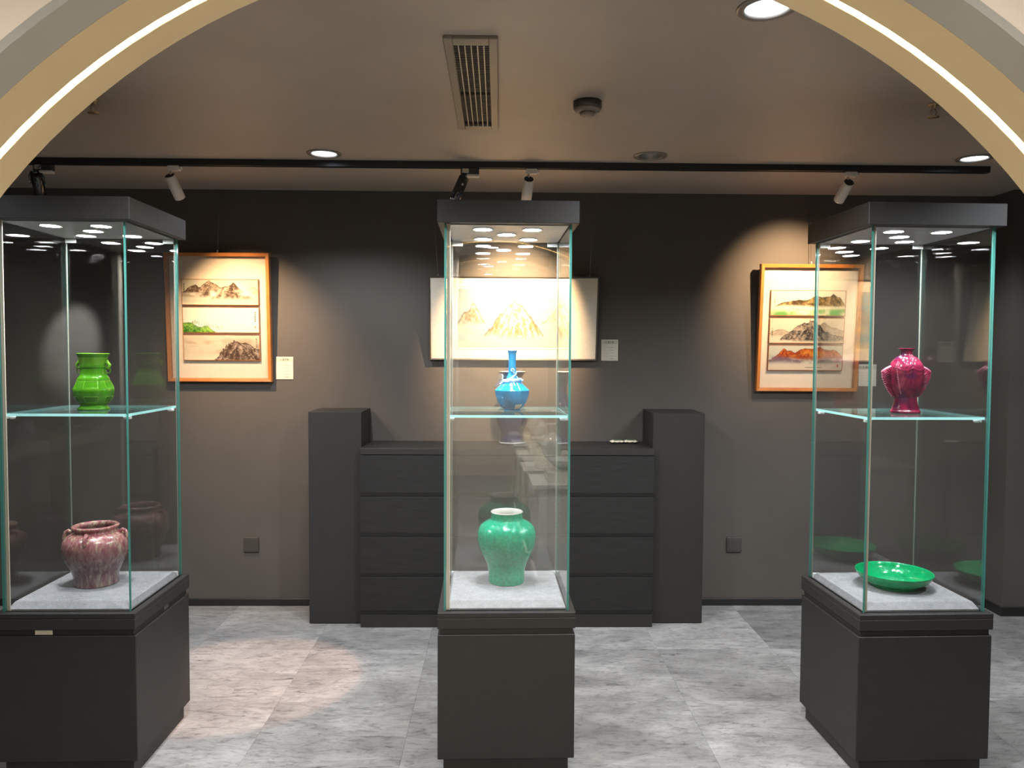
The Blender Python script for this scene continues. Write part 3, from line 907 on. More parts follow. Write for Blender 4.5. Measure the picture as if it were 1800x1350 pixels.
def red_vase():
    x, y = 1.629, 3.06
    t = thing('red_fish_vase', 'wine red twin fish vase with beaded fins at both sides', 'vase', (x, y, ZSH), 0)
    k = 3.06 / 1358.9 / 9.31
    raw = [(1185, 222), (1175, 234), (1150, 234), (1125, 214), (1050, 190), (950, 172), (905, 182), (850, 214), (750, 250), (650, 266), (550, 270), (450, 266), (400, 254), (330, 214), (270, 160), (235, 112), (212, 94), (180, 88), (150, 95), (128, 122), (118, 132)]
    prof = spline([(r * k, (1185 - z) * k) for z, r in raw], 5)
    H = (1185 - 115) * k
    n0 = len(prof)
    prof += [(128 * k, H), (115 * k, H - .001), (85 * k, H - .008), (70 * k, H - .02), (1e-6, H - .03)]
    zz = lambda v: (1185 - v) * k
    def rm(a, z, i):
        s = abs(math.sin(a))
        r = 1.0 / (abs(math.cos(a)) ** 2.2 + (s / .84) ** 2.2) ** (1 / 2.2)
        if i >= n0: return r
        # two fish side by side: a groove front and back, gill rims, flutes on the tail
        m = 1.0
        gro = math.exp(-((abs(a - 1.5 * PI) if a > PI else abs(a - .5 * PI)) / .10) ** 2)
        if zz(920) < z < zz(240): m -= .045 * gro
        if z < zz(880): m += .022 * math.cos(a * 10)
        # mouth / gill arcs
        da = ((a - 1.5 * PI) if a > PI else (a - .5 * PI))
        for c in (-.52, .52):
            arc = zz(440) - .010 * (1 - min(1, abs(da - c) / .5) ** 2)
            if abs(da - c) < .5:
                m += .05 * math.exp(-((z - arc) / .0026) ** 2) - .035 * math.exp(-((z - arc + .006) / .0024) ** 2) + .03 * math.exp(-((z - arc + .012) / .0026) ** 2)
        if zz(860) < z < zz(520):
            m += .012 * math.sin(a * 22 + z * 300) * math.sin(z * 480)
        return r * m
    MB().lathe(prof, 110, rm=rm).build('vase_body', M['g_wine'], t)
    # fins
    for s in (-1, 1):
        outl = [(215, 440), (270, 422), (335, 462), (402, 508), (400, 545), (390, 600), (365, 670), (335, 740), (285, 830), (215, 915)]
        inn = [(200, 440), (230, 470), (250, 520), (255, 570), (250, 640), (235, 720), (215, 800), (190, 880), (180, 900), (175, 915)]
        b = MB()
        n = len(outl)
        for i in range(n - 1):
            sub = 6
            for q in range(sub):
                f0, f1 = q / sub, (q + 1) / sub
                def P(l, f): return (l[i][0] + (l[i + 1][0] - l[i][0]) * f, l[i][1] + (l[i + 1][1] - l[i][1]) * f)
                o0, o1, i0, i1 = P(outl, f0), P(outl, f1), P(inn, f0), P(inn, f1)
                th = [.0052 if (i * sub + q + e) % 3 else .0082 for e in (0, 1)]
                V = []
                for (pp, tk) in ((o0, th[0] * .7), (o1, th[1] * .7), (i1, th[1] * 1.2), (i0, th[0] * 1.2)):
                    V += [(s * pp[0] * k, -tk, zz(pp[1])), (s * pp[0] * k, tk, zz(pp[1]))]
                b.add(V, [(0, 2, 4, 6), (1, 7, 5, 3), (0, 1, 3, 2)], 0, False)
        fo = b.build('fin', M['g_wine'], t)
        rb = MB()
        for q in range(11):
            f = 2.9 + q * .58
            i_ = min(int(f), n - 2); g_ = f - i_
            o1 = [outl[i_][c] + (outl[i_ + 1][c] - outl[i_][c]) * g_ for c in (0, 1)]
            i1 = [inn[i_][c] + (inn[i_ + 1][c] - inn[i_][c]) * g_ for c in (0, 1)]
            rb.tube([(s * (i1[0] + 4) * k, -.0088, zz(i1[1] - 6)), (s * (o1[0] + i1[0]) / 2 * k, -.0075, zz((o1[1] + i1[1]) / 2 - 2)), (s * o1[0] * k, -.0045, zz(o1[1]))], [.0016, .0020, .0014], 6)
        tag(rb.build('fin_ribs', M['g_wine'], fo), kind='stuff')
        tp = [(212, 446), (262, 424), (332, 460), (396, 502), (406, 516)]
        MB().tube([(s * a * k, 0, zz(b_ - 4)) for a, b_ in tp], [.003, .0055, .0055, .005, .002], 8).build('fin_edge', M['g_pink_glint'], fo)
        bb = MB()
        L = []
        for i in range(3, n - 1):
            seg = int(max(1, math.hypot(outl[i + 1][0] - outl[i][0], outl[i + 1][1] - outl[i][1]) / 26))
            for q in range(seg):
                f = q / seg
                L.append((outl[i][0] + (outl[i + 1][0] - outl[i][0]) * f, outl[i][1] + (outl[i + 1][1] - outl[i][1]) * f))
        for (px, pz) in L: bb.ball((s * (px + 3) * k, 0, zz(pz)), .0034, 0, 8, 5)
        tag(bb.build('fin_beads', M['g_pink_glint'], fo), kind='stuff')
    # beaded seam on the fish side
    bb = MB()
    for i in range(16):
        zpx = 470 + 26 * i
        rr = np.interp(zpx, [450, 550, 650, 750, 850, 905], [266, 270, 266, 250, 214, 182]) * k
        a = 1.5 * PI - 1.02 + .012 * i
        r = 1.0 / (abs(math.cos(a)) ** 2.2 + (abs(math.sin(a)) / .84) ** 2.2) ** (1 / 2.2)
        bb.ball((rr * r * 1.0 * math.cos(a), rr * r * 1.0 * math.sin(a), zz(zpx)), .0021, 0, 8, 5)
    tag(bb.build('bead_seam', M['g_pink_glint'], t), kind='stuff')
red_vase()

def green_dish():
    x, y = 1.614, 3.085
    prof = [(.085, 0), (.088, .0), (.088, .008), (.098, .012), (.120, .024), (.137, .040), (.1455, .056), (.1465, .060), (.1440, .0605), (.138, .054), (.128, .040), (.110, .026), (.085, .018), (.04, .016), (1e-6, .016)]
    o = MB().lathe(spline(prof, 3), 72).build('dish', M['g_dish'], None, (x, y, ZPAD))
    o.name = 'green_dish'
    tag(o, 'wide shallow bright green glazed dish on a grey pad', 'dish')
green_dish()

# ================================================================== CHEST AND SIDE CABINETS
TWZ, TWY = 1.2464, 4.4867
def tower(x0, x1, label):
    t = thing('side_cabinet', label, 'cabinet', ((x0 + x1) / 2, TWY, 0), group='tall cabinets flanking the chest')
    h = (x1 - x0) / 2
    MB().cbox(-h, h, .018, WY - TWY - .013, 0, TWZ, .002).build('carcass', M['lam'], t)
    MB().cbox(-h, h, 0, .0178, .004, TWZ, .002).build('door', M['lam'], t)
tower(-1.1002, -.7935, 'tall narrow black cabinet joined to the chest, nearer the green vase')
tower(.9045, 1.2088, 'tall narrow black cabinet joined to the chest, beside the tea packets')
CHZ, CHY = 1.0427, 4.4224
t = thing('chest_of_drawers', 'wide low black chest of four wood grained drawers between two cabinets', 'chest', (.0555, CHY, 0))
hw = .8475
MB().cbox(-hw, hw, .020, WY - CHY - .013, .075, CHZ - .037, .002).build('carcass', M['lam'], t)
MB().cbox(-hw, hw, -.001, WY - CHY - .013, CHZ - .037, CHZ, .002).build('top_board', M['lam'], t)
MB().box(-hw + .001, hw - .001, .004, .04, 0, .077).build('kick_board', M['lam'], t)
for (a, b_) in [(.078, .296), (.296, .530), (.530, .764), (.764, CHZ - .040)]:
    d = MB().cbox(-hw, hw, 0, .0195, a + .022, b_ - .0008, .001).build('drawer', M['wood_black'], t)
    q = MB()
    z0, z1 = a + .0012, a + .022
    q.add([(-hw, .0, z1), (hw, .0, z1), (hw, .005, z0), (-hw, .005, z0), (-hw, .0195, z1), (hw, .0195, z1), (hw, .0195, z0), (-hw, .0195, z0)],
          [(3, 2, 1, 0), (2, 3, 7, 6), (0, 4, 7, 3), (1, 2, 6, 5)])
    q.build('finger_bevel', M['wood_black'], d)

def beaker():
    t = thing('cobalt_vase', 'dark cobalt blue hexagonal vase with flared rim on the black chest', 'vase', (.085, 4.66, CHZ), .12)
    H = .438
    raw = [(.0, .080), (.012, .086), (.022, .086), (.03, .074), (.075, .070), (.14, .066), (.22, .078), (.32, .094), (.42, .096), (.52, .082), (.60, .058), (.68, .045), (.78, .041), (.88, .050), (.95, .066), (.99, .084), (1.0, .086)]
    prof = spline([(r, z * H) for z, r in raw], 4)
    n0 = len(prof)
    prof += [(.083, H + .001), (.078, H - .002), (.045, H - .05), (.035, H - .1), (1e-6, H - .12)]
    def rm(a, z, i):
        u = (a % (PI / 3)) - PI / 6
        return .93 + .07 * (1 / math.cos(u) - 1) / (1 / math.cos(PI / 6) - 1) if True else 1
    mis = [0] * (n0 - 2) + [1] * (len(prof) - n0 + 1)
    MB().lathe(prof, 60, rm=rm, mis=mis).build('vase_body', [M['g_cobalt'], M['g_white']], t)
    MB().lathe([(.088, .0105), (.0885, .013), (.088, .0155)], 6, closed=True, cen=(0, 0, 0)).build('foot_line', M['g_white'], t, rot=(0, 0, PI / 6))
beaker()

def packet(x, y, rz, label):
    t = thing('tea_packet', label, 'packet', (x, y, CHZ), rz, group='small packets on the chest')
    b = MB()
    nx, ny = 10, 6
    V = []
    for s in (1, -1):
        for j in range(ny + 1):
            for i in range(nx + 1):
                u, v = i / nx * 2 - 1, j / ny * 2 - 1
                puff = max(0, (1 - abs(u) ** 4)) * max(0, (1 - abs(v) ** 4))
                V.append((u * .042, v * .03, .011 + s * (.0108 * puff + .0006) * (1 if s > 0 else 1) + (.002 * math.sin(u * 9) if abs(v) > .8 else 0)))
    F = []
    for s in range(2):
        o_ = s * (nx + 1) * (ny + 1)
        for j in range(ny):
            for i in range(nx):
                q = (o_ + j * (nx + 1) + i, o_ + j * (nx + 1) + i + 1, o_ + (j + 1) * (nx + 1) + i + 1, o_ + (j + 1) * (nx + 1) + i)
                F.append(q if s == 0 else q[::-1])
    b.add(V, F, 0, True)
    for v in range(len(b.v)):
        x_, y_, z_ = b.v[v]; b.v[v] = (x_, y_, max(0.0, z_))
    b.build('pouch', M['paper'], t)
    q = MB()
    V = []
    for j in range(3):
        for i in range(7):
            u, v = -.55 + 1.1 * i / 6, -.75 + .9 * j / 2
            puff = max(0, (1 - abs(u) ** 4)) * max(0, (1 - abs(v) ** 4))
            V.append((u * .042, v * .03, .0126 + .0108 * puff))
    q.add(V, [(j * 7 + i, j * 7 + i + 1, (j + 1) * 7 + i + 1, (j + 1) * 7 + i) for j in range(2) for i in range(6)], 0, True)
    q.build('green_label', mat('packet_green', (.10, .15, .09), .6), t)['label'] = 'dark green printed label'
packet(.727, 4.70, .10, 'small cream packet with green label, tilted against its twin on the chest')
packet(.812, 4.705, -.04, 'small cream packet with green label, lying next to the side cabinet')

# ================================================================== PRINTS (vertex colour drawings)
def fbm(nx, ny, sx, sy, seed, octs=5, pers=.55):
    """value noise on a grid, tiled from a small random lattice"""
    r = np.random.RandomState(seed)
    out = np.zeros((ny, nx)); amp = 1.0; tot = 0
    for o_ in range(octs):
        gx, gy = max(2, int(sx * 2 ** o_) + 2), max(2, int(sy * 2 ** o_) + 2)
        g = r.rand(gy + 1, gx + 1)
        X = np.linspace(0, gx - 1.001, nx); Y = np.linspace(0, gy - 1.001, ny)
        xi = X.astype(int); yi = Y.astype(int); fx = X - xi; fy = Y - yi
        fx = fx * fx * (3 - 2 * fx); fy = fy * fy * (3 - 2 * fy)
        a = g[np.ix_(yi, xi)]; b_ = g[np.ix_(yi, xi + 1)]; c = g[np.ix_(yi + 1, xi)]; d = g[np.ix_(yi + 1, xi + 1)]
        out += amp * ((a * (1 - fx) + b_ * fx) * (1 - fy)[:, None] + (c * (1 - fx) + d * fx) * fy[:, None])
        tot += amp; amp *= pers
    return out / tot

class Print:
    def __init__(s, nx, ny, bg):
        s.nx, s.ny = nx, ny
        s.gam = 1.35
        s.c = np.ones((ny, nx, 3)) * np.array(bg)
        s.X, s.Y = np.meshgrid(np.linspace(0, 1, nx), np.linspace(0, 1, ny))   # y up
    def mix(s, mask, col):
        m = np.clip(mask, 0, 1)[..., None]
        s.c = s.c * (1 - m) + np.array(col) * m
    def mountain(s, pts, floor, ink, light, seed, strength=1.0, lines=26, fade=.12, edge=.9):
        xs, ys = zip(*pts)
        jag = fbm(s.nx, 3, 18, 1, seed, 5, .7)[1]
        ridge = np.interp(s.X[0], xs, ys, left=-1, right=-1) + (jag - .5) * .17
        fl = np.interp(s.X[0], [0, 1], floor) + (fbm(s.nx, 3, 6, 1, seed + 1)[1] - .5) * .12
        R = ridge[None, :]; F = fl[None, :]
        depth = R - s.Y
        inside = (depth > 0) & (s.Y > F)
        soft = np.clip((s.Y - F) / fade, 0, 1)
        warp = fbm(s.nx, s.ny, 5, 4, seed + 2)
        gx = fbm(s.nx * 2, s.ny, lines * 1.6, 3, seed + 4, 4, .75)
        sh = np.clip((np.arange(s.nx)[None, :] + (depth * s.ny * .55 * np.sign(np.gradient(np.convolve(ridge, np.ones(15) / 15, 'same')))[None, :])).astype(int) + s.nx // 2, 0, 2 * s.nx - 1)
        strokes = np.clip((gx[np.arange(s.ny)[:, None], sh] - .25) * 2 + (warp - .5) * .5, 0, 1)
        rough = fbm(s.nx, s.ny, 34, 16, seed + 3, 3, .8)
        tone = np.clip(.05 + 1.1 * (1 - strokes) ** 1.1 + 1.5 * (rough - .45) + .2 * depth / max(.2, ridge.max()), 0, 1)
        m = inside * soft * strength
        col = np.array(light)[None, None] * (1 - tone[..., None]) + np.array(ink)[None, None] * tone[..., None]
        mm = m[..., None]
        s.c = s.c * (1 - mm) + col * mm
        line = np.exp(-((depth) / .016) ** 2) * (ridge > 0)[None, :] * (s.Y > F) * edge * strength
        s.mix(line * (.5 + rough * .7), np.array(ink) * .5)
        return ridge
    def cloud(s, y0, y1, col, seed, dens=.6, sx=3, sy=3):
        n = fbm(s.nx, s.ny, sx, sy, seed)
        band = np.exp(-((s.Y - (y0 + y1) / 2) / ((y1 - y0) / 2 + 1e-6)) ** 2)
        s.mix(band * np.clip((n - .42) * 4, 0, 1) * dens, col)
    def rect(s, x0, x1, y0, y1, col, a=1.0):
        s.mix(((s.X >= x0) & (s.X <= x1) & (s.Y >= y0) & (s.Y <= y1)) * a, col)
    def glyphs(s, x, y0, y1, n, wdt, col, seed, a=.8):
        r = random.Random(seed)
        st = (y1 - y0) / n
        for i in range(n):
            yc = y0 + st * (i + .5)
            for _ in range(4):
                if r.random() < .5: s.rect(x - wdt / 2, x + wdt / 2, yc - st * .06 + r.uniform(-.3, .3) * st, yc + st * .06 + r.uniform(-.02, .3) * st, col, a)
                else:
                    xx = x + r.uniform(-.4, .4) * wdt
                    s.rect(xx - wdt * .12, xx + wdt * .12, yc - st * .35, yc + st * .3, col, a)
    def build(s, name, wd, hg, parent, loc, rot=None):
        nx, ny = s.nx, s.ny
        # cells as quads, one colour per cell (point grid nx+1, ny+1)
        xs = np.linspace(-wd / 2, wd / 2, nx + 1); zs = np.linspace(0, hg, ny + 1)
        GX, GZ = np.meshgrid(xs, zs)
        V = np.stack([GX.ravel(), np.zeros(GX.size), GZ.ravel()], 1)
        i = np.arange(nx)[None, :]; j = np.arange(ny)[:, None]
        a = (j * (nx + 1) + i).ravel()
        F = np.stack([a, a + 1, a + nx + 2, a + nx + 1], 1)
        me = bpy.data.meshes.new(name)
        me.from_pydata(V.tolist(), [], F.tolist())
        at = me.attributes.new('print', 'FLOAT_COLOR', 'CORNER')
        cc = np.concatenate([(np.clip(s.c, 0, 1) ** s.gam).reshape(-1, 3), np.ones((nx * ny, 1))], 1)
        at.data.foreach_set('color', np.repeat(cc, 4, axis=0).astype(np.float32).ravel())
        me.materials.append(M['print'])
        o = bpy.data.objects.new(name, me)
        COL.objects.link(o); o.parent = parent; o.location = loc
        if rot: o.rotation_euler = rot
        return o

NX, NY = 190, 66
INK = (.12, .075, .05)
def art_L1():
    p = Print(NX, NY, (.60, .57, .47))
    p.mix(np.exp(-((p.X - .74) / .10) ** 2 - ((p.Y - .7) / .25) ** 2) * .8, (.85, .80, .62))
    p.mountain([(.80, .3), (.88, .62), (.95, .68), (1, .6)], (.25, .35), (.42, .33, .26), (.62, .50, .40), 5, .6)
    p.mountain([(0, .45), (.08, .68), (.17, .80), (.24, .70), (.36, .97), (.45, .80), (.52, .62), (.60, .3)], (.30, .16), INK, (.50, .40, .31), 11)
    p.mountain([(.37, .15), (.48, .62), (.53, .70), (.60, .72), (.68, .88), (.76, .62), (.84, .40), (.92, .26)], (.12, .24), INK, (.60, .50, .38), 21)
    p.cloud(.30, .62, (.80, .74, .62), 8, .9, 5, 4)
    p.mix(np.exp(-((p.X - .41) / .05) ** 2 - ((p.Y - .42) / .12) ** 2), (.82, .78, .68))
    p.mix(np.clip((.13 - p.Y) / .13, 0, 1) * .8, (.78, .70, .56))
    p.glyphs(.025, .55, .85, 4, .02, INK, 1)
    return p
def art_L2():
    p = Print(NX, NY, (.76, .74, .64))
    p.mountain([(0, .38), (.10, .36), (.22, .22), (.30, .26), (.42, .02)], (-.3, -.3), (.06, .22, .03), (.36, .56, .14), 31, 1, 14)
    p.cloud(.25, .6, (.80, .79, .70), 33, .6)
    r = random.Random(3)
    for _ in range(26):
        x = .12 + .42 * r.random() ** 1.3; b_ = .36 - .62 * (x - .1) + r.uniform(-.04, .05); h_ = r.uniform(.06, .15)
        p.rect(x - .003, x + .003, max(.04, b_), max(.04, b_) + h_, (.12, .15, .07), .75)
    p.glyphs(.955, .42, .85, 5, .02, INK, 2); p.rect(.945, .965, .18, .26, (.50, .12, .06), .6)
    return p
def art_L3():
    p = Print(NX, NY, (.66, .58, .46))
    p.cloud(.30, .9, (.40, .29, .22), 41, .75, 3, 3)
    p.mix(np.clip((.3 - p.Y) / .25, 0, 1) * .8, (.74, .66, .52))
    p.mountain([(.40, .0), (.48, .22), (.58, .58), (.68, .74), (.76, .66), (.84, .70), (.93, .50), (1, .42)], (-.2, -.2), INK, (.56, .47, .40), 44, 1, 30)
    r = random.Random(9)
    for _ in range(26):
        x = .47 + .22 * r.random(); y = np.interp(x, [.47, .58, .68], [.2, .58, .74]) - r.uniform(0, .05)
        p.rect(x - .004, x + .004, y, y + .10, INK, .8)
    p.glyphs(.965, .5, .9, 5, .02, INK, 5)
    return p
def art_R1():
    p = Print(NX, NY, (.70, .66, .54))
    p.mountain([(.02, .28), (.12, .46), (.28, .56), (.40, .64), (.48, .60), (.60, .76), (.72, .72), (.84, .86), (.92, .74), (1, .42)], (.34, .28), (.12, .085, .035), (.54, .40, .18), 51, 1, 24)
    p.mix(np.clip((.36 - p.Y) / .1, 0, 1) * .9, (.70, .66, .50))
    n = fbm(NX, NY, 6, 2, 55)
    p.mix(np.clip((.20 + .12 * p.X - p.Y) / .12, 0, 1) * np.clip((n - .3) * 3, 0, 1), (.20, .42, .13))
    p.mix(np.clip((.3 - p.Y) / .25, 0, 1) * (p.X < .2) * .6, (.22, .42, .16))
    r = random.Random(2)
    for i in range(8):
        x = .30 + .028 * i + r.uniform(-.006, .006); y = .25 - .012 * i
        p.rect(x - .005, x + .005, y, y + .03, (.05, .05, .04), .9)
    p.glyphs(.045, .5, .85, 4, .02, (.25, .2, .15), 5, .6)
    return p
def art_R2():
    p = Print(NX, NY, (.64, .57, .45))
    p.mountain([(.0, .40), (.12, .56), (.25, .45), (.4, .4)], (.2, .2), (.38, .31, .24), (.60, .51, .40), 61, .7, 12)
    p.mountain([(.62, .6), (.72, .84), (.82, .66), (1, .5)], (.2, .2), (.34, .28, .22), (.58, .50, .39), 63, .8, 14)
    p.mountain([(.14, .16), (.26, .42), (.36, .70), (.46, .84), (.52, .80), (.58, .95), (.66, .72), (.74, .48), (.86, .34), (1, .26)], (.02, .02), (.065, .052, .042), (.46, .39, .31), 66, 1, 26)
    p.mix(np.clip((.14 - p.Y) / .14, 0, 1) * (p.X < .3) * .9, (.72, .64, .5))
    p.glyphs(.03, .2, .6, 5, .016, INK, 6); p.rect(.53, .545, .88, .94, (.4, .12, .08), .8)
    return p
def art_R3():
    p = Print(NX, NY, (.56, .55, .47))
    p.mountain([(.0, .34), (.10, .58), (.20, .84), (.30, .80), (.36, .70), (.48, .92), (.58, .84), (.70, .94), (.80, .82), (.90, .86), (1, .56)], (.36, .40), (.32, .06, .015), (.66, .25, .055), 71, 1, 20)
    n = fbm(NX, NY, 5, 3, 73)
    p.mix(np.exp(-((p.X - .52) / .16) ** 2 - ((p.Y - .66) / .15) ** 2) * np.clip((n - .3) * 3, 0, 1), (.66, .42, .06))
    m = np.exp(-((p.Y - .40 - .04 * np.sin(p.X * 9)) / .13) ** 2)
    p.mix(m * np.clip((fbm(NX, NY, 9, 5, 75) - .28) * 3, 0, 1), (.24, .17, .21))
    p.mix(np.clip((.30 - p.Y) / .12, 0, 1), (.66, .58, .48))
    p.rect(.50, .72, .09, .115, (.22, .17, .12), .7); p.rect(.935, .955, .12, .22, (.5, .10, .06), .8)
    return p
def art_C():
    nx, ny = 210, 110
    p = Print(nx, ny, (.36, .43, .45)); p.gam = 1.6
    p.mix(np.clip((p.Y - .35) * 2, 0, 1) * .25, (.36, .43, .45))
    p.cloud(.62, .95, (.66, .52, .34), 81, .8, 3, 6)
    p.cloud(.10, .45, (.68, .56, .38), 83, .9, 2, 5)
    p.mountain([(0, .40), (.06, .56), (.11, .62), (.15, .76), (.20, .6), (.26, .42)], (.36, .40), (.30, .24, .18), (.70, .64, .54), 85, 1, 20)
    p.mountain([(.80, .4), (.90, .56), (.97, .66), (1, .66)], (.40, .36), (.34, .29, .24), (.62, .57, .49), 87, .7, 14)
    p.mountain([(.25, .2), (.34, .36), (.46, .66), (.54, .80), (.60, .74), (.70, .54), (.82, .2)], (.16, .14), (.36, .26, .16), (.84, .78, .66), 89, 1, 26)
    p.mix(np.clip((.13 - p.Y) / .12, 0, 1) * .8, (.70, .62, .46))
    return p

# ================================================================== PICTURES
def frame_bars(b, wd, hg, bw, d0, d1, c=.003):
    """mitred moulding standing on z=0, from y=-d1 (front) to y=-d0"""
    o_ = [(-wd / 2, 0), (wd / 2, 0), (wd / 2, hg), (-wd / 2, hg)]
    i_ = [(-wd / 2 + bw, bw), (wd / 2 - bw, bw), (wd / 2 - bw, hg - bw), (-wd / 2 + bw, hg - bw)]
    cc = [(-wd / 2 + c, c), (wd / 2 - c, c), (wd / 2 - c, hg - c), (-wd / 2 + c, hg - c)]
    for k in range(4):
        l = (k + 1) % 4
        b.add([(o_[k][0], -d0, o_[k][1]), (o_[l][0], -d0, o_[l][1]), (o_[l][0], -d1 + c, o_[l][1]), (o_[k][0], -d1 + c, o_[k][1])], [(0, 1, 2, 3)])
        b.add([(o_[k][0], -d1 + c, o_[k][1]), (o_[l][0], -d1 + c, o_[l][1]), (cc[l][0], -d1, cc[l][1]), (cc[k][0], -d1, cc[k][1])], [(0, 1, 2, 3)])
        b.add([(cc[k][0], -d1, cc[k][1]), (cc[l][0], -d1, cc[l][1]), (i_[l][0], -d1 + .004, i_[l][1]), (i_[k][0], -d1 + .004, i_[k][1])], [(0, 1, 2, 3)])
        b.add([(i_[k][0], -d1 + .004, i_[k][1]), (i_[l][0], -d1 + .004, i_[l][1]), (i_[l][0], -d0, i_[l][1]), (i_[k][0], -d0, i_[k][1])], [(0, 1, 2, 3)])
    return b

def wire_to_ceiling(t, x, z, lean, xtop=None):
    """hanging wire in the picture's own space, up to the ceiling"""
    top_world = CZ
    R = Matrix.Rotation(t.rotation_euler.x, 3, 'X')
    p1 = R.inverted() @ (Vector(((xtop if xtop is not None else x), -.015, top_world - t.location.z)) - Vector((0, 0, 0)))
    MB().tube([(x, -.006, z), tuple(p1)], .0014, 6).build('hanging_wire', M['wire'], t)

def triptych(cx, z0, lean, arts, px, label):
    wd, hg, bw, dp = .634, .785, .021, .040
    ang = math.asin(lean / hg)
    t = thing('framed_picture', label, 'picture', (cx, WY - .001, z0), 0, ang, group='wood framed mountain triptychs')
    frame_bars(MB(), wd, hg, bw, 0, dp).build('frame', M['frame_wood'], t)
    MB().box(-wd / 2 + bw - .002, wd / 2 - bw + .002, -.008, -.002, bw - .002, hg - bw + .002).build('mat_board', M['mat_board'], t)
    pw, ph, gap = .468, .158, .0115
    zb = .130
    for i in range(3):
        zz = zb + (2 - i) * (ph + gap)
        pan = MB().box(px - pw / 2, px + pw / 2, -.0205, -.008, zz, zz + ph).build('painted_panel', M['thin_wood'], t)
        fr = frame_bars(MB(), pw, ph, .0035, .008, .0225, .001).build('panel_edge', M['thin_wood'], pan, (px, 0, zz))
        arts[i].build('painting', pw - .007, ph - .007, pan, (px, -.0212, zz + .0035))
    MB().box(-wd / 2 + bw, wd / 2 - bw, -.0340, -.0325, bw, hg - bw).build('glazing', M['pic_glass'], t)
    b = MB().tube([(0, -.010, hg - .002), (0, -.010, hg + .016)], [.006, .003], 10)
    b.ball((0, -.010, hg + .014), .006, 0, 10, 6)
    b.build('hook', M['steel'], t)
    wire_to_ceiling(t, 0, hg + .012, lean)
    return t
triptych(-1.712, 1.4075, .045, [art_L1(), art_L2(), art_L3()], .012, 'wood framed picture of three mountain paintings with a green hill in the middle one')
triptych(1.922, 1.364, .060, [art_R1(), art_R2(), art_R3()], -.012, 'wood framed picture of three mountain paintings with an orange ridge at the bottom')

def wide_picture():
    wd, hg, bw, dp, lean = 1.035, .516, .009, .035, .095
    t = thing('wide_picture', 'wide cream mounted mountain painting in a thin dark frame behind the middle showcase', 'picture', (.092, WY - .001, 1.553), 0, math.asin(lean / hg))
    frame_bars(MB(), wd, hg, bw, 0, dp, .002).build('frame', M['dark_frame'], t)
    MB().box(-wd / 2 + bw - .002, wd / 2 - bw + .002, -.026, -.002, bw - .002, hg - bw + .002).build('silk_mount', M['silk'], t)
    pw, ph, pz = .645, .358, .082
    ox = -.022
    bd = frame_bars(MB(), pw + .028, ph + .028, .014, .026, .0275, .0003).build('silk_border', M['silk_border'], t, (ox, 0, pz - .014))
    art_C().build('painting', pw, ph, t, (ox, -.0272, pz))
    for s in (-1, 1):
        MB().ball((s * .46, -.010, hg + .003), .005, 0, 8, 6).build('hook', M['steel'], t)
        wire_to_ceiling(t, s * .46, hg + .003, lean, s * .505)
wide_picture()

# ================================================================== LABEL CARDS, SWITCH PLATES
def card(cx, cz, wd, hg, seed, label):
    t = thing('label_card', label, 'label card', (cx, WY, cz), group='printed cards beside the pictures')
    MB().cbox(-wd / 2, wd / 2, -.004, 0, 0, hg, .0006).build('card_board', M['paper'], t)
    p = Print(72, 94, (.62, .59, .52))
    p.rect(0, 1, .80, .97, (.46, .49, .40), .7)
    for a in (0, 1):
        pass
    k = (.05, .045, .04)
    g = (.24, .22, .19)
    # heading of four brush characters, the third one 'zhong'
    def st(x0, x1, y0, y1, c=k, al=.9): p.rect(x0, x1, y0, y1, c, al)
    X = .20
    for (a, b_, c, d) in ((.0, .02, .91, .93), (.01, .03, .88, .90), (.0, .02, .845, .865), (.05, .12, .92, .935), (.075, .09, .845, .935), (.05, .12, .885, .9), (.045, .125, .845, .858)): st(X + a, X + b_, c, d, g)
    X = .37
    for (a, b_, c, d) in ((.0, .10, .925, .937), (.02, .085, .90, .912), (.0, .10, .878, .89), (.02, .085, .845, .87), (.045, .06, .845, .945)): st(X + a, X + b_, c, d)
    X = .50
    for (a, b_, c, d) in ((.0, .09, .915, .928), (.0, .014, .885, .928), (.076, .09, .885, .928), (.0, .09, .885, .897), (.038, .054, .835, .945)): st(X + a, X + b_, c, d)
    X = .62
    for (a, b_, c, d) in ((.0, .05, .92, .932), (.018, .032, .84, .94), (.0, .05, .895, .905), (.06, .12, .90, .915), (.06, .073, .85, .915), (.107, .12, .85, .915), (.06, .12, .85, .862), (.083, .096, .85, .94)): st(X + a, X + b_, c, d)
    r = random.Random(seed)
    for i in range(5):
        y = .63 - .138 * i
        for q in range(2):
            x = .11 + .07 * q
            st(x, x + .05, y - .004, y + .008, g, .6); st(x + .02, x + .03, y - .012, y + .016, g, .5)
        st(.36, .93, y - .018, y - .010, (.32, .28, .24), .75)
        n = r.choice((2, 3, 3, 4, 5)) if i != 1 else 5
        x0 = .645 - n * .035
        for q in range(n):
            x = x0 + .07 * q
            st(x, x + .05, y + .012, y + .020, k, .7); st(x + .02, x + .032, y - .006, y + .028, k, .7); st(x + .004, x + .046, y - .006, y + .001, k, .5)
    p.build('printed_face', wd - .004, hg - .004, t, (0, -.0043, .002))
card(-1.3245, 1.4215, .105, .139, 1, 'small white printed card on the wall beside the green hill triptych')
card(.6935, 1.547, .104, .131, 2, 'small white printed card on the wall beside the wide picture')
card(2.318, 1.395, .112, .136, 3, 'small white printed card on the wall beside the orange ridge triptych')

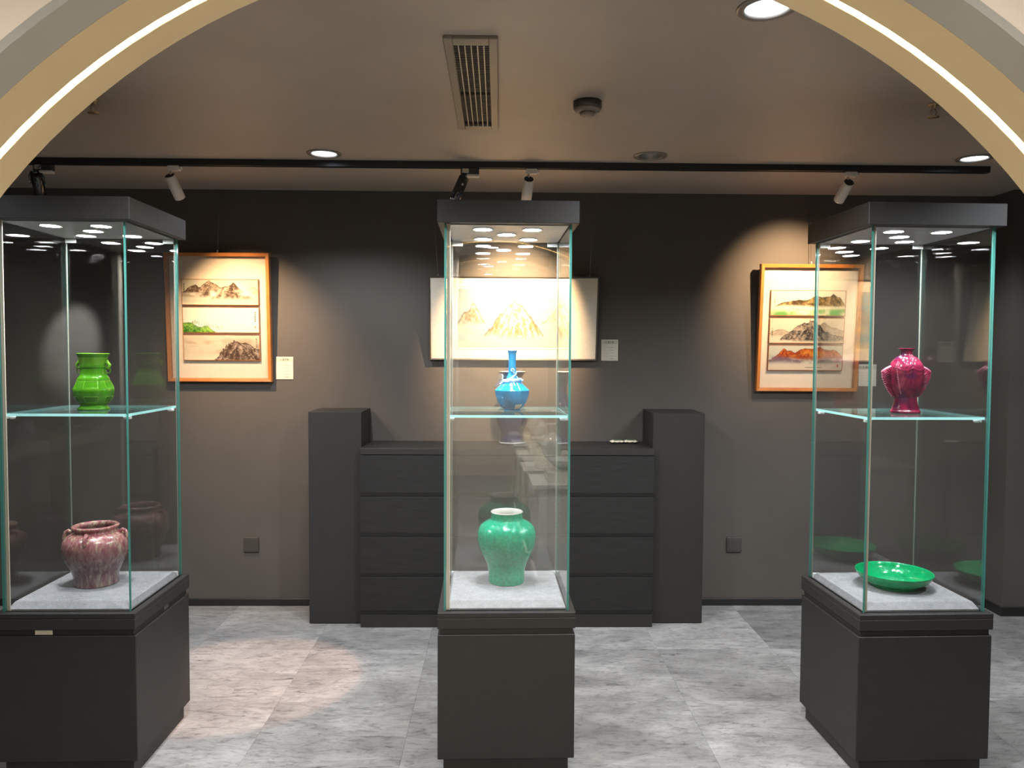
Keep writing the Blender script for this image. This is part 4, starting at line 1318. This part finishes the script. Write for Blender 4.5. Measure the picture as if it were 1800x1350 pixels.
def switch_plate(cx, cz, label):
    t = thing('switch_plate', label, 'switch plate', (cx, WY, cz), group='brown plates low on the wall')
    MB().cbox(-.046, .046, -.012, 0, 0, .092, .002).build('plate', M['plate'], t)
    MB().cbox(-.036, .036, -.0135, -.012, .010, .082, .0006).build('cover', M['plate'], t)
    MB().cbox(-.010, -.004, -.0142, -.0135, .062, .067, .0002).build('mark', M['dark'], t)
switch_plate(-1.538, .341, 'square brown socket plate low on the wall nearer the green hill triptych')
switch_plate(1.492, .342, 'square brown socket plate low on the wall nearer the orange ridge triptych')

# ================================================================== FRONT SHOP (seen mirrored in the panes)
def pedestal(x, y, wh, kind):
    t = thing('display_pedestal', 'white moulded pedestal in the front shop, ' + wh, 'pedestal', (x, y, 0), group='white pedestals in the front shop')
    MB().cbox(-.22, .22, -.22, .22, 0, .07, .004).build('plinth', M['ped_white'], t)
    MB().cbox(-.20, .20, -.20, .20, .07, .64, .004).build('shaft', M['ped_white'], t)
    b = MB()
    V = []
    for (h_, z) in ((.20, .62), (.205, .635), (.225, .665), (.24, .675), (.24, .70), (.0, .70)):
        V += [(-h_, -h_, z), (h_, -h_, z), (h_, h_, z), (-h_, h_, z)]
    F = [(l * 4 + i, l * 4 + (i + 1) % 4, l * 4 + 4 + (i + 1) % 4, l * 4 + 4 + i) for l in range(5) for i in range(4)]
    b.add(V, F)
    b.build('cornice', M['ped_white'], t)
    o = MB().cbox(-.13, .13, -.13, .13, 0, .07, .003).build('display_block', M['block'], None, (x, y, .70))
    tag(o, 'cream display block on the white pedestal ' + wh, 'display block', 'cream blocks on the pedestals')
    if kind == 0:
        o = MB().lathe(spline([(.04, 0), (.042, .0), (.042, .012), (.08, .03), (.12, .07), (.118, .071), (.07, .035), (1e-6, .018)], 3), 40).build('porcelain_bowl', M['porcelain'], None, (x, y, .77))
        tag(o, 'pale porcelain bowl on the white pedestal ' + wh, 'bowl', 'porcelain pieces in the front shop')
    else:
        o = MB().lathe(spline([(.05, 0), (.055, .004), (.085, .06), (.09, .11), (.06, .16), (.03, .19), (.03, .23), (.045, .26), (.04, .26), (.02, .2), (1e-6, .15)], 3), 40).build('porcelain_vase', M['porcelain'], None, (x, y, .77))
        tag(o, 'pale porcelain bottle vase on the white pedestal ' + wh, 'vase', 'porcelain pieces in the front shop')
for i, (x, y, wh) in enumerate([(.56, .33, 'nearest the arch'), (.54, -.30, 'second from the arch'), (.54, -1.05, 'third from the arch'), (.55, -1.85, 'farthest from the arch')]):
    pedestal(x, y, wh, i % 2)
